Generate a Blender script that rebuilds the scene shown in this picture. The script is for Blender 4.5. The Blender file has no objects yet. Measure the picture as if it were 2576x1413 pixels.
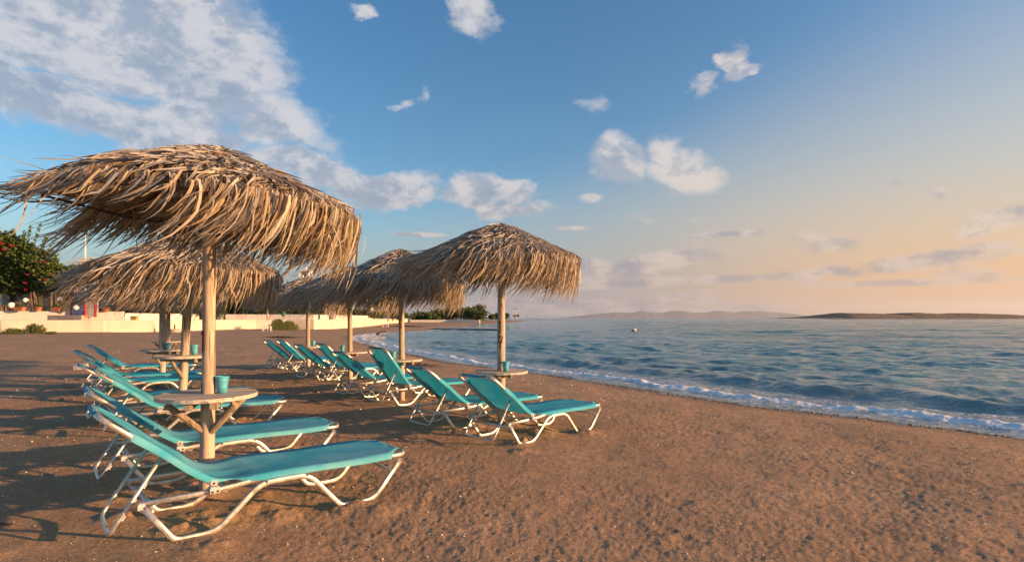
import bpy, math, random
import numpy as np
from mathutils import Vector, Matrix, Euler

R = math.radians
scene = bpy.context.scene
rng = np.random.default_rng(7)
random.seed(7)

# ------------------------------------------------------------------ camera
CAM_H = 1.2
cam_data = bpy.data.cameras.new('camera')
cam = bpy.data.objects.new('camera', cam_data)
scene.collection.objects.link(cam)
cam.location = (0, 0, CAM_H)
cam.rotation_euler = (R(90), 0, 0)
cam_data.sensor_width = 36.0
cam_data.lens = 36.0 * 1382 / 2576
cam_data.shift_y = 93.5 / 2576
cam_data.clip_start = 0.05
cam_data.clip_end = 120000
scene.camera = cam

# ------------------------------------------------------------------ sun and sky
SUN_ANG = R(-11)          # direction to the sun, counted from +X
SUN_EL = R(8.5)
sun_dir = Vector((math.cos(SUN_EL) * math.cos(SUN_ANG), math.cos(SUN_EL) * math.sin(SUN_ANG), math.sin(SUN_EL)))
sd = bpy.data.lights.new('sun', 'SUN')
sun = bpy.data.objects.new('sun', sd)
scene.collection.objects.link(sun)
sd.energy = 5.0
sd.angle = R(0.6)
sd.color = (1.0, 0.56, 0.27)
sun.rotation_euler = sun_dir.to_track_quat('Z', 'Y').to_euler()

scene.view_settings.view_transform = 'Standard'
scene.view_settings.look = 'None'
scene.view_settings.gamma = 1.0
scene.view_settings.use_curve_mapping = False
scene.view_settings.exposure = 1.04
scene.cycles.use_denoising = True
scene.cycles.use_adaptive_sampling = False
scene.cycles.max_bounces = 6
scene.cycles.transparent_max_bounces = 12
scene.cycles.volume_bounces = 0
scene.cycles.sample_clamp_indirect = 4.0
scene.cycles.caustics_reflective = False
scene.cycles.caustics_refractive = False

world = bpy.data.worlds.new('World')
scene.world = world
world.use_nodes = True
world.cycles.sampling_method = 'MANUAL'
world.cycles.sample_map_resolution = 512
wn = world.node_tree
wn.nodes.clear()

class NT:
    """small helper for node trees"""
    def __init__(self, tree): self.t = tree
    def n(self, kind, **kw):
        nd = self.t.nodes.new(kind)
        for k, v in kw.items(): setattr(nd, k, v)
        return nd
    def put(self, sock, v):
        if isinstance(v, bpy.types.NodeSocket): self.t.links.new(v, sock)
        else: sock.default_value = v
    def m(self, op, a, b=0.0, c=0.0, clamp=False):
        nd = self.n('ShaderNodeMath', operation=op, use_clamp=clamp)
        self.put(nd.inputs[0], a); self.put(nd.inputs[1], b); self.put(nd.inputs[2], c)
        return nd.outputs[0]
    def mr(self, v, a, b, c=0.0, d=1.0, kind='SMOOTHSTEP'):
        nd = self.n('ShaderNodeMapRange', interpolation_type=kind)
        self.put(nd.inputs[0], v)
        for i, x in enumerate((a, b, c, d)): self.put(nd.inputs[1 + i], x)
        return nd.outputs[0]
    def mix(self, f, a, b, blend='MIX'):
        nd = self.n('ShaderNodeMix', data_type='RGBA', blend_type=blend)
        self.put(nd.inputs[0], f)
        for s, v in ((nd.inputs[6], a), (nd.inputs[7], b)):
            if isinstance(v, (tuple, list)): s.default_value = (*v[:3], 1.0)
            else: self.put(s, v)
        return nd.outputs[2]
    def noise(self, vec, scale, detail=4, rough=.55, dist=0.0, col=False):
        nd = self.n('ShaderNodeTexNoise')
        if vec is not None: self.t.links.new(vec, nd.inputs['Vector'])
        self.put(nd.inputs['Scale'], scale); nd.inputs['Detail'].default_value = detail
        nd.inputs['Roughness'].default_value = rough; nd.inputs['Distortion'].default_value = dist
        return nd.outputs[1 if col else 0]
    def xyz(self, x, y, z):
        nd = self.n('ShaderNodeCombineXYZ')
        for i, v in enumerate((x, y, z)): self.put(nd.inputs[i], v)
        return nd.outputs[0]
    def sep(self, v):
        nd = self.n('ShaderNodeSeparateXYZ'); self.t.links.new(v, nd.inputs[0]); return nd.outputs

W = NT(wn)
sky = W.n('ShaderNodeTexSky', sky_type='NISHITA')
sky.sun_disc = False
sky.sun_elevation = SUN_EL
sky.sun_rotation = math.atan2(sun_dir.x, sun_dir.y)
sky.altitude = 0
sky.air_density = 1.0
sky.dust_density = 1.6
sky.ozone_density = 2.2
SKY_STRENGTH = 0.15
hsv = W.n('ShaderNodeHueSaturation')
hsv.inputs['Saturation'].default_value = 1.27
hsv.inputs['Value'].default_value = .80
wn.links.new(sky.outputs[0], hsv.inputs['Color'])
tc = W.n('ShaderNodeTexCoord')
dx, dy, dz = W.sep(tc.outputs['Generated'])
az = W.m('ARCTAN2', dx, dy)
el = W.m('ARCSINE', dz)
# dusty air along the horizon: grey-rose away from the sun, amber towards it
hz_az = W.mr(az, -.9, .95, 0, 1)
hz_c = W.mix(W.mr(hz_az, 0, .62), (1.05, 1.26, 1.6), (1.42, 1.30, 1.34))
hz_c = W.mix(W.mr(hz_az, .55, 1.0), hz_c, (2.85, 1.62, .80))
hz_c = W.mix(W.m('MULTIPLY', W.mr(el, .03, .26), hz_az), hz_c, (2.15, 1.85, 1.35))
hz_f = W.mr(el, 0.0, W.m('MULTIPLY_ADD', W.m('MULTIPLY', hz_az, hz_az), .42, .17), .94, 0)
sky_col = W.mix(hz_f, hsv.outputs[0], hz_c)
# clouds: banks at fixed bearings (azimuth from +Y, elevation), plus thin scattered cloud all round
def bearing(u, v):
    return math.atan((u - 1288) / 1382), math.atan((800 - v) / math.hypot(1382, u - 1288))
CLOUDS = [(250, 50, 500, 190, 1.0), (520, 165, 230, 165, 1.0), (10, 200, 95, 130, .95), (215, 285, 270, 85, .95),
          (430, 330, 260, 95, .9), (720, 320, 150, 70, .70), (740, 420, 140, 60, .85), (930, 472, 190, 55, .95),
          (1205, 490, 130, 58, 1.0), (1290, 540, 100, 28, .70), (1225, 40, 75, 70, .72), (895, 20, 45, 25, .66),
          (1815, 140, 65, 42, .82), (1740, 208, 55, 28, .55), (1570, 425, 95, 80, .72), (1745, 425, 115, 72, .72),
          (1488, 498, 40, 16, .7), (1840, 588, 130, 11, .75), (1650, 555, 120, 30, .55), (2100, 602, 90, 26, .66),
          (2060, 672, 150, 28, .75), (2420, 640, 330, 34, .72), (1600, 668, 260, 34, .75), (1500, 765, 460, 22, .85), (1420, 715, 330, 16, .8),
          (2560, 545, 130, 40, .70), (2253, 460, 28, 15, .7), (2390, 445, 45, 32, .55), (1050, 590, 85, 8, .75),
          (1560, 784, 420, 11, .7), (1800, 702, 240, 14, .7), (1440, 574, 70, 8, .6), (2250, 712, 420, 12, .55),
          (1010, 265, 30, 22, .5), (1048, 232, 22, 40, .45), (1480, 250, 50, 30, .45), (2500, 690, 160, 24, .6)]
warp = W.noise(W.xyz(W.m('MULTIPLY', az, 5.0), W.m('MULTIPLY', el, 9.0), 3.3), 1.0, 5, .6, 0, True)
wx, wy, wz = W.sep(warp)
azw = W.m('ADD', az, W.m('MULTIPLY', W.m('SUBTRACT', wx, .5), .24))
elw = W.m('ADD', el, W.m('MULTIPLY', W.m('SUBTRACT', wy, .5), .13))
pw = W.xyz(azw, elw, 0.0)
pp = W.xyz(az, el, 0.0)
def vm(op, a, b=None):
    nd = W.n('ShaderNodeVectorMath', operation=op)
    W.put(nd.inputs[0], a)
    if b is not None: W.put(nd.inputs[1], b)
    return nd
bank = None
for (u, v, ru, rv, st) in CLOUDS:
    a0, e0 = bearing(u, v)
    a1, _ = bearing(u + ru, v); a2, _ = bearing(u - ru, v)
    _, e1 = bearing(u, v - rv)
    ra = (a1 - a2) / 2; re = max(e1 - e0, .002)
    q = vm('MULTIPLY', vm('SUBTRACT', pw if rv > 20 else pp, (a0, e0, 0)).outputs[0], (1 / ra, 1 / re, 0)).outputs[0]
    b = W.m('MULTIPLY_ADD', vm('DOT_PRODUCT', q, q).outputs['Value'], -st, 1.35 * st)
    bank = b if bank is None else W.m('MAXIMUM', bank, b)
bank = W.m('MINIMUM', W.m('MAXIMUM', bank, 0.0), 1.0)
def cloud_noise(oaz, oel):
    v = W.xyz(W.m('ADD', W.m('MULTIPLY', az, 6.5), oaz), W.m('ADD', W.m('MULTIPLY', el, 9.5), oel), 1.7)
    return W.noise(v, 1.1, 10, .64, .15)
n0 = cloud_noise(0, 0)
n1 = cloud_noise(.22, .10)
scatter = W.mr(W.noise(W.xyz(W.m('MULTIPLY', az, 2.2), W.m('MULTIPLY', el, 5.0), 9.0), 1.6, 6, .55), .60, .80, 0, .30)
behind = W.mr(W.m('ABSOLUTE', az), .85, 1.4, 0, 1)
bank = W.m('MAXIMUM', bank, W.m('MULTIPLY', scatter, W.m('ADD', W.m('MULTIPLY', behind, 1.6), .45)))
dens = W.m('ADD', W.m('MULTIPLY', bank, 1.0), W.m('MULTIPLY', W.m('SUBTRACT', n0, .5), 1.30))
alpha = W.mr(dens, .18, .92, 0, .86)
light = W.mr(W.m('SUBTRACT', n0, n1), -.08, .10, 0, 1)
thick = W.mr(dens, .6, 1.25, 0, 1)
low = W.mr(el, .02, .30, 1, 0)                       # how near the horizon
east = W.mr(az, -.2, .9, 0, 1)                       # how near the sun
shade_c = W.mix(low, (.29, .36, .47), (.21, .235, .30))
lit_c = W.mix(low, (.68, .66, .67), (.84, .65, .51))
lit_c = W.mix(W.m('MULTIPLY', east, .5), lit_c, (.95, .70, .48))
cl_f = W.m('MULTIPLY', W.m('ADD', W.m('MULTIPLY', light, .9), W.m('MULTIPLY', W.m('SUBTRACT', 1.0, thick), .35)), 1.0, clamp=True)
cl_f = W.m('MULTIPLY', cl_f, W.m('MULTIPLY_ADD', low, -.38, 1.0))
cloud_c = W.mix(cl_f, shade_c, lit_c)
cloud_s = W.n('ShaderNodeMix', data_type='RGBA', blend_type='MULTIPLY')
cloud_s.inputs[0].default_value = 1.0
wn.links.new(cloud_c, cloud_s.inputs[6])
CLOUD_GAIN = 0.52 / SKY_STRENGTH
cloud_s.inputs[7].default_value = (CLOUD_GAIN, CLOUD_GAIN, CLOUD_GAIN, 1)
final_sky = W.mix(alpha, sky_col, cloud_s.outputs[2])
bg = W.n('ShaderNodeBackground')
bg.inputs['Strength'].default_value = SKY_STRENGTH
wn.links.new(final_sky, bg.inputs['Color'])
wo = W.n('ShaderNodeOutputWorld')
wn.links.new(bg.outputs[0], wo.inputs['Surface'])

# ------------------------------------------------------------------ helpers
col = scene.collection
def tag(o, label=None, cat=None, group=None, kind=None):
    if label: o['label'] = label
    if cat: o['category'] = cat
    if group: o['group'] = group
    if kind: o['kind'] = kind
    return o
def thing(name, label, cat, loc=(0, 0, 0), rotz=0.0, group=None):
    o = bpy.data.objects.new(name, None)
    col.objects.link(o)
    o.empty_display_size = .2
    o.location = loc
    o.rotation_euler = (0, 0, rotz)
    return tag(o, label, cat, group)
def link_mesh(name, me, parent=None, loc=None):
    o = bpy.data.objects.new(name, me)
    col.objects.link(o)
    if parent is not None: o.parent = parent
    if loc is not None: o.location = loc
    return o

class MB:
    """collects primitives into one mesh"""
    def __init__(self): self.v = []; self.f = []
    def add(self, vs, fs):
        b = len(self.v)
        self.v.extend([tuple(map(float, p)) for p in vs]); self.f.extend([tuple(b + i for i in f) for f in fs]); return self
    def box(self, c, s, rot=None, bev=0.0):
        hx, hy, hz = s[0] / 2, s[1] / 2, s[2] / 2
        if bev > 0:
            bv = min(bev, hx * .9, hy * .9, hz * .9)
            P = []
            for z, ins in ((-hz, bv), (-hz + bv, 0), (hz - bv, 0), (hz, bv)):
                X, Y = hx - ins, hy - ins
                P += [(-X, -Y, z), (X, -Y, z), (X, Y, z), (-X, Y, z)]
            fs = [(3, 2, 1, 0), (12, 13, 14, 15)]
            for k in range(3):
                for j in range(4):
                    a = k * 4 + j; b = k * 4 + (j + 1) % 4
                    fs.append((a, b, b + 4, a + 4))
        else:
            P = [(x, y, z) for z in (-hz, hz) for x, y in ((-hx, -hy), (hx, -hy), (hx, hy), (-hx, hy))]
            fs = [(3, 2, 1, 0), (4, 5, 6, 7), (0, 1, 5, 4), (1, 2, 6, 5), (2, 3, 7, 6), (3, 0, 4, 7)]
        M = rot if rot is not None else Matrix.Identity(3)
        return self.add([(M @ Vector(p)) + Vector(c) for p in P], fs)
    def tube(self, path, r, n=8, caps=True, bin_=None, r2=None):
        path = [Vector(p) for p in path]; k = len(path)
        rs = r if isinstance(r, (list, tuple, np.ndarray)) else [r] * k
        vs = []; nrm = None
        for i, p in enumerate(path):
            t = (path[min(i + 1, k - 1)] - path[max(i - 1, 0)]).normalized()
            if bin_ is not None:
                b = Vector(bin_); a = b.cross(t).normalized()
            else:
                if nrm is None:
                    nrm = Vector((0, 0, 1)) if abs(t.z) < .9 else Vector((1, 0, 0))
                a = (nrm - t * nrm.dot(t)).normalized(); nrm = a; b = t.cross(a)
            q = rs[i] if r2 is None else r2
            for j in range(n):
                an = 2 * math.pi * (j + .5) / n
                ca, sa = math.cos(an), math.sin(an)
                if r2 is not None:      # flat-sided profile
                    e = .6
                    ca = math.copysign(abs(ca) ** e, ca); sa = math.copysign(abs(sa) ** e, sa)
                vs.append(p + a * (rs[i] * ca) + b * (q * sa))
        fs = [(i * n + j, i * n + (j + 1) % n, (i + 1) * n + (j + 1) % n, (i + 1) * n + j) for i in range(k - 1) for j in range(n)]
        if caps:
            fs.append(tuple(range(n - 1, -1, -1))); fs.append(tuple(range((k - 1) * n, k * n)))
        return self.add(vs, fs)
    def lathe(self, prof, n=24, c=(0, 0, 0), caps=False, sx=1, sy=1):
        vs = [(c[0] + r * sx * math.cos(2 * math.pi * j / n), c[1] + r * sy * math.sin(2 * math.pi * j / n), c[2] + z) for r, z in prof for j in range(n)]
        fs = [(i * n + j, i * n + (j + 1) % n, (i + 1) * n + (j + 1) % n, (i + 1) * n + j) for i in range(len(prof) - 1) for j in range(n)]
        if caps:
            fs.append(tuple(range(n - 1, -1, -1))); fs.append(tuple(range((len(prof) - 1) * n, len(prof) * n)))
        return self.add(vs, fs)
    def prism(self, poly, z0, z1):
        n = len(poly)
        vs = [(x, y, z0) for x, y in poly] + [(x, y, z1) for x, y in poly]
        fs = [tuple(range(n - 1, -1, -1)), tuple(range(n, 2 * n))] + [(i, (i + 1) % n, n + (i + 1) % n, n + i) for i in range(n)]
        return self.add(vs, fs)
    def mesh(self, name, mat, smooth=False):
        me = bpy.data.meshes.new(name)
        me.from_pydata(self.v, [], self.f)
        if mat is not None: me.materials.append(mat)
        if smooth: me.shade_smooth() if smooth is True else me.shade_auto(smooth) if hasattr(me, 'shade_auto') else me.shade_smooth()
        me.update()
        return me
    def build(self, name, mat, parent=None, smooth=False, loc=None):
        return link_mesh(name, self.mesh(name, mat, smooth), parent, loc)

def np_mesh(name, V, Fq, mat, smooth=True, attrs=None, colors=None):
    """V (n,3), Fq (m,k) with k = 3 or 4; attrs = {name: per-vertex float}, colors = per-vertex (n,3)"""
    me = bpy.data.meshes.new(name)
    V = np.ascontiguousarray(V, np.float32); Fq = np.ascontiguousarray(Fq, np.int32)
    m, k = Fq.shape
    me.vertices.add(len(V)); me.vertices.foreach_set('co', V.ravel())
    me.loops.add(m * k); me.loops.foreach_set('vertex_index', Fq.ravel())
    me.polygons.add(m)
    me.polygons.foreach_set('loop_start', np.arange(0, m * k, k, dtype=np.int32))
    me.update(calc_edges=True)
    if smooth: me.polygons.foreach_set('use_smooth', np.ones(m, bool))
    for an, av in (attrs or {}).items():
        a = me.attributes.new(an, 'FLOAT', 'POINT'); a.data.foreach_set('value', np.ascontiguousarray(av, np.float32))
    if colors is not None:
        a = me.attributes.new('tone', 'FLOAT_COLOR', 'POINT')
        c4 = np.ones((len(V), 4), np.float32); c4[:, :3] = colors
        a.data.foreach_set('color', c4.ravel())
    if mat is not None: me.materials.append(mat)
    me.validate(); me.update()
    return me

def fillet(pts, rad, n=4):
    pts = [Vector(p) for p in pts]; out = [pts[0]]
    for i in range(1, len(pts) - 1):
        a, b, c = pts[i - 1], pts[i], pts[i + 1]
        r = rad[i] if isinstance(rad, (list, tuple)) else rad
        l = min(r, (a - b).length * .49, (c - b).length * .49)
        p = b + (a - b).normalized() * l; q = b + (c - b).normalized() * l
        for k in range(n + 1):
            t = k / n
            out.append(p * (1 - t) ** 2 + b * 2 * t * (1 - t) + q * t * t)
    out.append(pts[-1]); return out

# value noise in numpy
_tab = rng.random((256, 256)).astype(np.float64)
def vnoise(x, y, ox=0):
    xi = np.floor(x).astype(np.int64); yi = np.floor(y).astype(np.int64)
    fx = x - xi; fy = y - yi
    fx = fx * fx * fx * (fx * (fx * 6 - 15) + 10); fy = fy * fy * fy * (fy * (fy * 6 - 15) + 10)
    a = (xi + ox * 37) & 255; b = (yi + ox * 91) & 255; a1 = (a + 1) & 255; b1 = (b + 1) & 255
    return (_tab[a, b] * (1 - fx) + _tab[a1, b] * fx) * (1 - fy) + (_tab[a, b1] * (1 - fx) + _tab[a1, b1] * fx) * fy - .5
def fbm(x, y, oct=4, gain=.5, ox=0):
    s = 0; am = 1
    for k in range(oct):
        s = s + am * vnoise(x * 2 ** k + 13.7 * k, y * 2 ** k + 5.1 * k, ox + k); am *= gain
    return s
def sstep(x, a, b):
    t = np.clip((x - a) / (b - a), 0, 1); return t * t * (3 - 2 * t)

# ------------------------------------------------------------------ materials
MATS = {}
def mat(name, base=(.5, .5, .5), rough=.7, metal=0.0, spec=.4):
    m = bpy.data.materials.new(name); m.use_nodes = True
    N = NT(m.node_tree)
    p = m.node_tree.nodes['Principled BSDF']
    p.inputs['Base Color'].default_value = (*base, 1); p.inputs['Roughness'].default_value = rough
    p.inputs['Metallic'].default_value = metal
    if 'Specular IOR Level' in p.inputs: p.inputs['Specular IOR Level'].default_value = spec
    MATS[name] = m
    return m, N, p
def bump(N, p, h, strength=.3, dist=.01):
    b = N.n('ShaderNodeBump'); b.inputs['Strength'].default_value = strength; b.inputs['Distance'].default_value = dist
    N.put(b.inputs['Height'], h); N.t.links.new(b.outputs[0], p.inputs['Normal'])
    return b
def obj_co(N): return N.n('ShaderNodeTexCoord').outputs['Object']
def geo_pos(N): return N.n('ShaderNodeNewGeometry').outputs['Position']
def noisy(name, base, var=.25, scale=8.0, rough=.8, bumps=.25, bdist=.01, second=None, metal=0.0, spec=.3):
    """plain material whose colour and relief vary with two noises"""
    m, N, p = mat(name, base, rough, metal, spec)
    co = obj_co(N)
    n1 = N.noise(co, scale, 6, .6); n2 = N.noise(co, scale * 6, 3, .6)
    f = N.m('MULTIPLY_ADD', n1, .7, N.m('MULTIPLY', n2, .3))
    lo = tuple(c * (1 - var) for c in base); hi = second or tuple(min(1, c * (1 + var)) for c in base)
    N.put(p.inputs['Base Color'], N.mix(N.mr(f, .36, .64), lo, hi))
    if bumps: bump(N, p, f, bumps, bdist)
    return m

# sand
m, N, p = mat('sand', (.3, .2, .12), .95, 0, .15)
pos = geo_pos(N)
a_sh = N.n('ShaderNodeAttribute', attribute_name='shore').outputs['Fac']
big = N.noise(pos, .55, 5, .6); mid = N.noise(pos, 7, 6, .65); fine = N.noise(pos, 60, 4, .7); grit = N.noise(pos, 210, 2, .6)
c = N.mix(N.mr(big, .35, .65), (.41, .240, .125), (.51, .310, .170))
c = N.mix(N.m('MULTIPLY', N.mr(mid, .38, .66), .5), c, (.27, .168, .098))
c = N.mix(N.m('MULTIPLY', N.mr(fine, .46, .70), .75), c, (.60, .43, .29))
f3 = N.noise(pos, 26, 4, .7)
c = N.mix(N.m('MULTIPLY', N.mr(f3, .50, .66), .55), c, (.205, .125, .072))  # dark flecks: the little shadows of rough sand, painted into its colour
f4 = N.noise(pos, 95, 3, .7)
c = N.mix(N.m('MULTIPLY', N.mr(f4, .56, .70), .65), c, (.17, .105, .065))  # finer flecks, likewise small shadows put into the colour
c = N.mix(N.m('MULTIPLY', N.mr(grit, .60, .72), .6), c, (.12, .08, .055))
spk = N.n('ShaderNodeTexVoronoi'); N.t.links.new(pos, spk.inputs['Vector']); spk.inputs['Scale'].default_value = 46
sc_ = N.sep(spk.outputs['Color'])
spot = N.m('MULTIPLY', N.mr(spk.outputs['Distance'], .10, .22, 1, 0), N.mr(sc_[0], .86, .88))
c = N.mix(N.m('MULTIPLY', spot, .7), c, N.mix(sc_[1], (.16, .12, .10), (.66, .58, .50)))
wet = N.mr(N.m('ADD', a_sh, N.m('MULTIPLY', N.m('SUBTRACT', big, .5), 1.2)), .15, .95, 1, 0)
c = N.mix(N.m('MULTIPLY', wet, .75), c, (.105, .072, .048))
N.put(p.inputs['Base Color'], c)
N.put(p.inputs['Roughness'], N.mr(wet, 0, 1, .95, .42))
lowf = N.noise(pos, 2.4, 4, .6)
h = N.m('ADD', N.m('MULTIPLY', f3, .55), N.m('ADD', N.m('MULTIPLY', mid, .5), N.m('MULTIPLY', lowf, 1.6)))
h = N.m('ADD', h, N.m('ADD', N.m('MULTIPLY', fine, .75), N.m('MULTIPLY', grit, .28)))
bump(N, p, h, .5, .016)
SAND = m

# sea water
m, N, p = mat('sea_water', (.02, .07, .09), .06, 0, .5)
p.inputs['IOR'].default_value = 1.333
pos = geo_pos(N)
a_sh = N.n('ShaderNodeAttribute', attribute_name='shore').outputs['Fac']
a_fo = N.n('ShaderNodeAttribute', attribute_name='foam').outputs['Fac']
px_, py_, pz_ = N.sep(pos)
shallow = N.mr(a_sh, 0, 9, 1, 0); deepz = N.mr(a_sh, 6, 60, 0, 1)
c = N.mix(deepz, (.080, .215, .220), (.026, .195, .225))
c = N.mix(shallow, c, (.23, .265, .24))
patch = N.noise(pos, .06, 4, .6)
c = N.mix(N.m('MULTIPLY', N.mr(patch, .45, .62), .35), c, (.02, .135, .14))
strv = N.xyz(N.m('MULTIPLY', px_, .42), py_, pz_)
w0_ = N.noise(strv, .16, 4, .6, .3)
w1 = N.noise(strv, 3.2, 5, .62, .5); w2 = N.noise(strv, .7, 5, .6, .4)
hh = N.m('ADD', N.m('ADD', N.m('MULTIPLY', w1, .20), N.m('MULTIPLY', w2, .46)), N.m('MULTIPLY', N.m('MULTIPLY', w0_, N.mr(a_sh, 15, 55)), 1.6))
b = bump(N, p, hh, .5, 1.0)
N.put(b.inputs['Strength'], N.mr(a_sh, 8, 50, .45, 1.0))
fn = N.noise(pos, 9, 6, .7, .6); fn2 = N.noise(pos, 38, 3, .6)
fm = N.mr(N.m('ADD', a_fo, N.m('ADD', N.m('MULTIPLY', N.m('SUBTRACT', fn, .5), 1.1), N.m('MULTIPLY', N.m('SUBTRACT', fn2, .5), .5))), .36, .60)
N.put(p.inputs['Base Color'], N.mix(fm, c, (.82, .81, .80)))
N.put(p.inputs['Roughness'], N.mr(fm, 0, 1, .07, .85))
WATER = m

# palm straw, colour from each blade
def straw(name):
    m, N, p = mat(name, (.4, .3, .2), .75, 0, .25)
    at = N.n('ShaderNodeAttribute', attribute_name='tone').outputs['Color']
    co = geo_pos(N)
    nn = N.noise(co, 45, 3, .6)
    cc = N.mix(N.m('MULTIPLY', N.mr(nn, .35, .7), .5), at, N.mix(.55, at, (.12, .08, .05)))
    N.put(p.inputs['Base Color'], cc)
    tr = N.n('ShaderNodeBsdfTranslucent'); N.t.links.new(cc, tr.inputs['Color'])
    mx = N.n('ShaderNodeMixShader'); mx.inputs[0].default_value = .28
    N.t.links.new(p.outputs[0], mx.inputs[1]); N.t.links.new(tr.outputs[0], mx.inputs[2])
    N.t.links.new(mx.outputs[0], m.node_tree.nodes['Material Output'].inputs['Surface'])
    return m
STRAW = straw('palm_straw')
MATT = noisy('reed_mat', (.20, .13, .075), .4, 14, .9, .4, .01)
# weathered wood, grain along local z
def wood(name, base, dark, axis='z', rough=.8):
    m, N, p = mat(name, base, rough, 0, .25)
    co = obj_co(N); x, y, z = N.sep(co)
    s = (16, 16, 1.2) if axis == 'z' else (1.2, 18, 18)
    v = N.xyz(N.m('MULTIPLY', x, s[0]), N.m('MULTIPLY', y, s[1]), N.m('MULTIPLY', z, s[2]))
    g1 = N.noise(v, 1.6, 6, .65, .6); g2 = N.noise(v, 6, 4, .6, .3)
    f = N.m('MULTIPLY_ADD', g1, .65, N.m('MULTIPLY', g2, .35))
    cc = N.mix(N.mr(f, .40, .60), dark, base)
    crack = N.mr(N.noise(v, 1.1, 2, .5, 1.2), .365, .385, 1, 0)
    cc = N.mix(N.m('MULTIPLY', crack, .75), cc, tuple(d * .3 for d in dark))
    blot = N.noise(co, 3.0, 3, .6)
    cc = N.mix(N.m('MULTIPLY', N.mr(blot, .5, .7), .35), cc, (.30, .27, .23))
    N.put(p.inputs['Base Color'], cc)
    bump(N, p, N.m('SUBTRACT', f, N.m('MULTIPLY', crack, 1.2)), .55, .006)
    return m
POLE = wood('pole_wood', (.60, .48, .36), (.38, .285, .20))
POLE_GREY = wood('pole_wood_grey', (.58, .49, .40), (.38, .30, .23))
PLANK = wood('plank_wood', (.64, .55, .46), (.46, .385, .315), 'x')
BRACE = wood('brace_wood', (.40, .31, .22), (.22, .16, .11))
RUST = noisy('rusty_iron', (.095, .05, .035), .4, 20, .8, .2, .002)
RED = noisy('red_paint', (.22, .015, .012), .3, 60, .8, .1, .002)

# lounger: sling cloth and aluminium
def sling_mat(name, base, pale):
    m, N, p = mat(name, base, .62, 0, .3)
    co = obj_co(N)
    n1 = N.noise(co, 2.2, 5, .6, .4); n2 = N.noise(co, 16, 4, .65)
    cc = N.mix(N.mr(n1, .40, .64), base, pale)
    cc = N.mix(N.m('MULTIPLY', N.mr(n2, .55, .72), .18), cc, (.30, .30, .22))
    dirt = N.mr(N.noise(co, 34, 2, .5), .74, .78)
    cc = N.mix(N.m('MULTIPLY', dirt, .5), cc, (.12, .10, .07))
    N.put(p.inputs['Base Color'], cc)
    wv = N.n('ShaderNodeTexWave'); N.t.links.new(co, wv.inputs['Vector']); wv.inputs['Scale'].default_value = 160; wv.inputs['Distortion'].default_value = .5
    bump(N, p, N.m('ADD', N.m('MULTIPLY', wv.outputs['Fac'], .05), N.m('MULTIPLY', n1, .8)), .35, .012)
    tr = N.n('ShaderNodeBsdfTranslucent'); N.t.links.new(cc, tr.inputs['Color'])
    mx = N.n('ShaderNodeMixShader'); mx.inputs[0].default_value = .30
    N.t.links.new(p.outputs[0], mx.inputs[1]); N.t.links.new(tr.outputs[0], mx.inputs[2])
    N.t.links.new(mx.outputs[0], m.node_tree.nodes['Material Output'].inputs['Surface'])
    return m
SLING = sling_mat('sling_cloth', (.022, .440, .640), (.085, .540, .710))
SLING_B = sling_mat('sling_cloth_worn', (.050, .480, .660), (.190, .610, .740))
m, N, p = mat('aluminium', (.66, .64, .61), .42, .75, .5)
co = obj_co(N); nn = N.noise(co, 30, 4, .6)
N.put(p.inputs['Base Color'], N.mix(N.mr(nn, .35, .65), (.58, .53, .46), (.76, .70, .61)))
N.put(p.inputs['Roughness'], N.mr(nn, .3, .7, .34, .52)); bump(N, p, nn, .08, .002)
ALU = m
PLASTIC_GREY = noisy('grey_plastic', (.50, .49, .47), .2, 20, .55, .05)
BOLT = noisy('bolt_steel', (.07, .065, .06), .3, 60, .5, 0, metal=.6)
BUCKET = noisy('painted_tin', (.10, .44, .56), .16, 14, .42, .06, .002, spec=.5)
WHITE_WALL = noisy('whitewash', (.76, .70, .62), .10, 1.2, .9, .25, .01)

# ------------------------------------------------------------------ shoreline and beach height
WL = -.35
SHORE = np.array([(30.0, -22.0), (18.0, -6.5), (7.31, 6.26), (6.65, 7.14), (5.48, 8.47), (4.29, 9.83), (3.0, 11.97), (2.59, 12.6),
    (0.39, 15.99), (-2.12, 19.3), (-3.54, 22.31), (-5.73, 26.12), (-8.36, 32.46), (-11.24, 38.95), (-13.71, 47.6), (-14.49, 53.55),
    (-13.05, 59.5), (-11.04, 66.94), (-9.42, 82.39), (-8.44, 119.01), (-3.82, 164.78), (2.07, 238.01), (8.19, 306.01), (-5.0, 380.0),
    (-120.0, 460.0), (-600.0, 520.0)])
def spline(P, n=5):
    out = [P[0]]
    for i in range(1, len(P) - 2):
        p0, p1, p2, p3 = P[i - 1:i + 3]
        l = np.linalg.norm(p2 - p1)
        m1 = (p2 - p0) / np.linalg.norm(p2 - p0) * l; m2 = (p3 - p1) / np.linalg.norm(p3 - p1) * l
        for k in range(n):
            t = k / n
            out.append((2*t**3 - 3*t*t + 1) * p1 + (t**3 - 2*t*t + t) * m1 + (-2*t**3 + 3*t*t) * p2 + (t**3 - t*t) * m2)
    out += [P[-2], P[-1]]
    return np.array(out)
SL = spline(SHORE)
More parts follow.
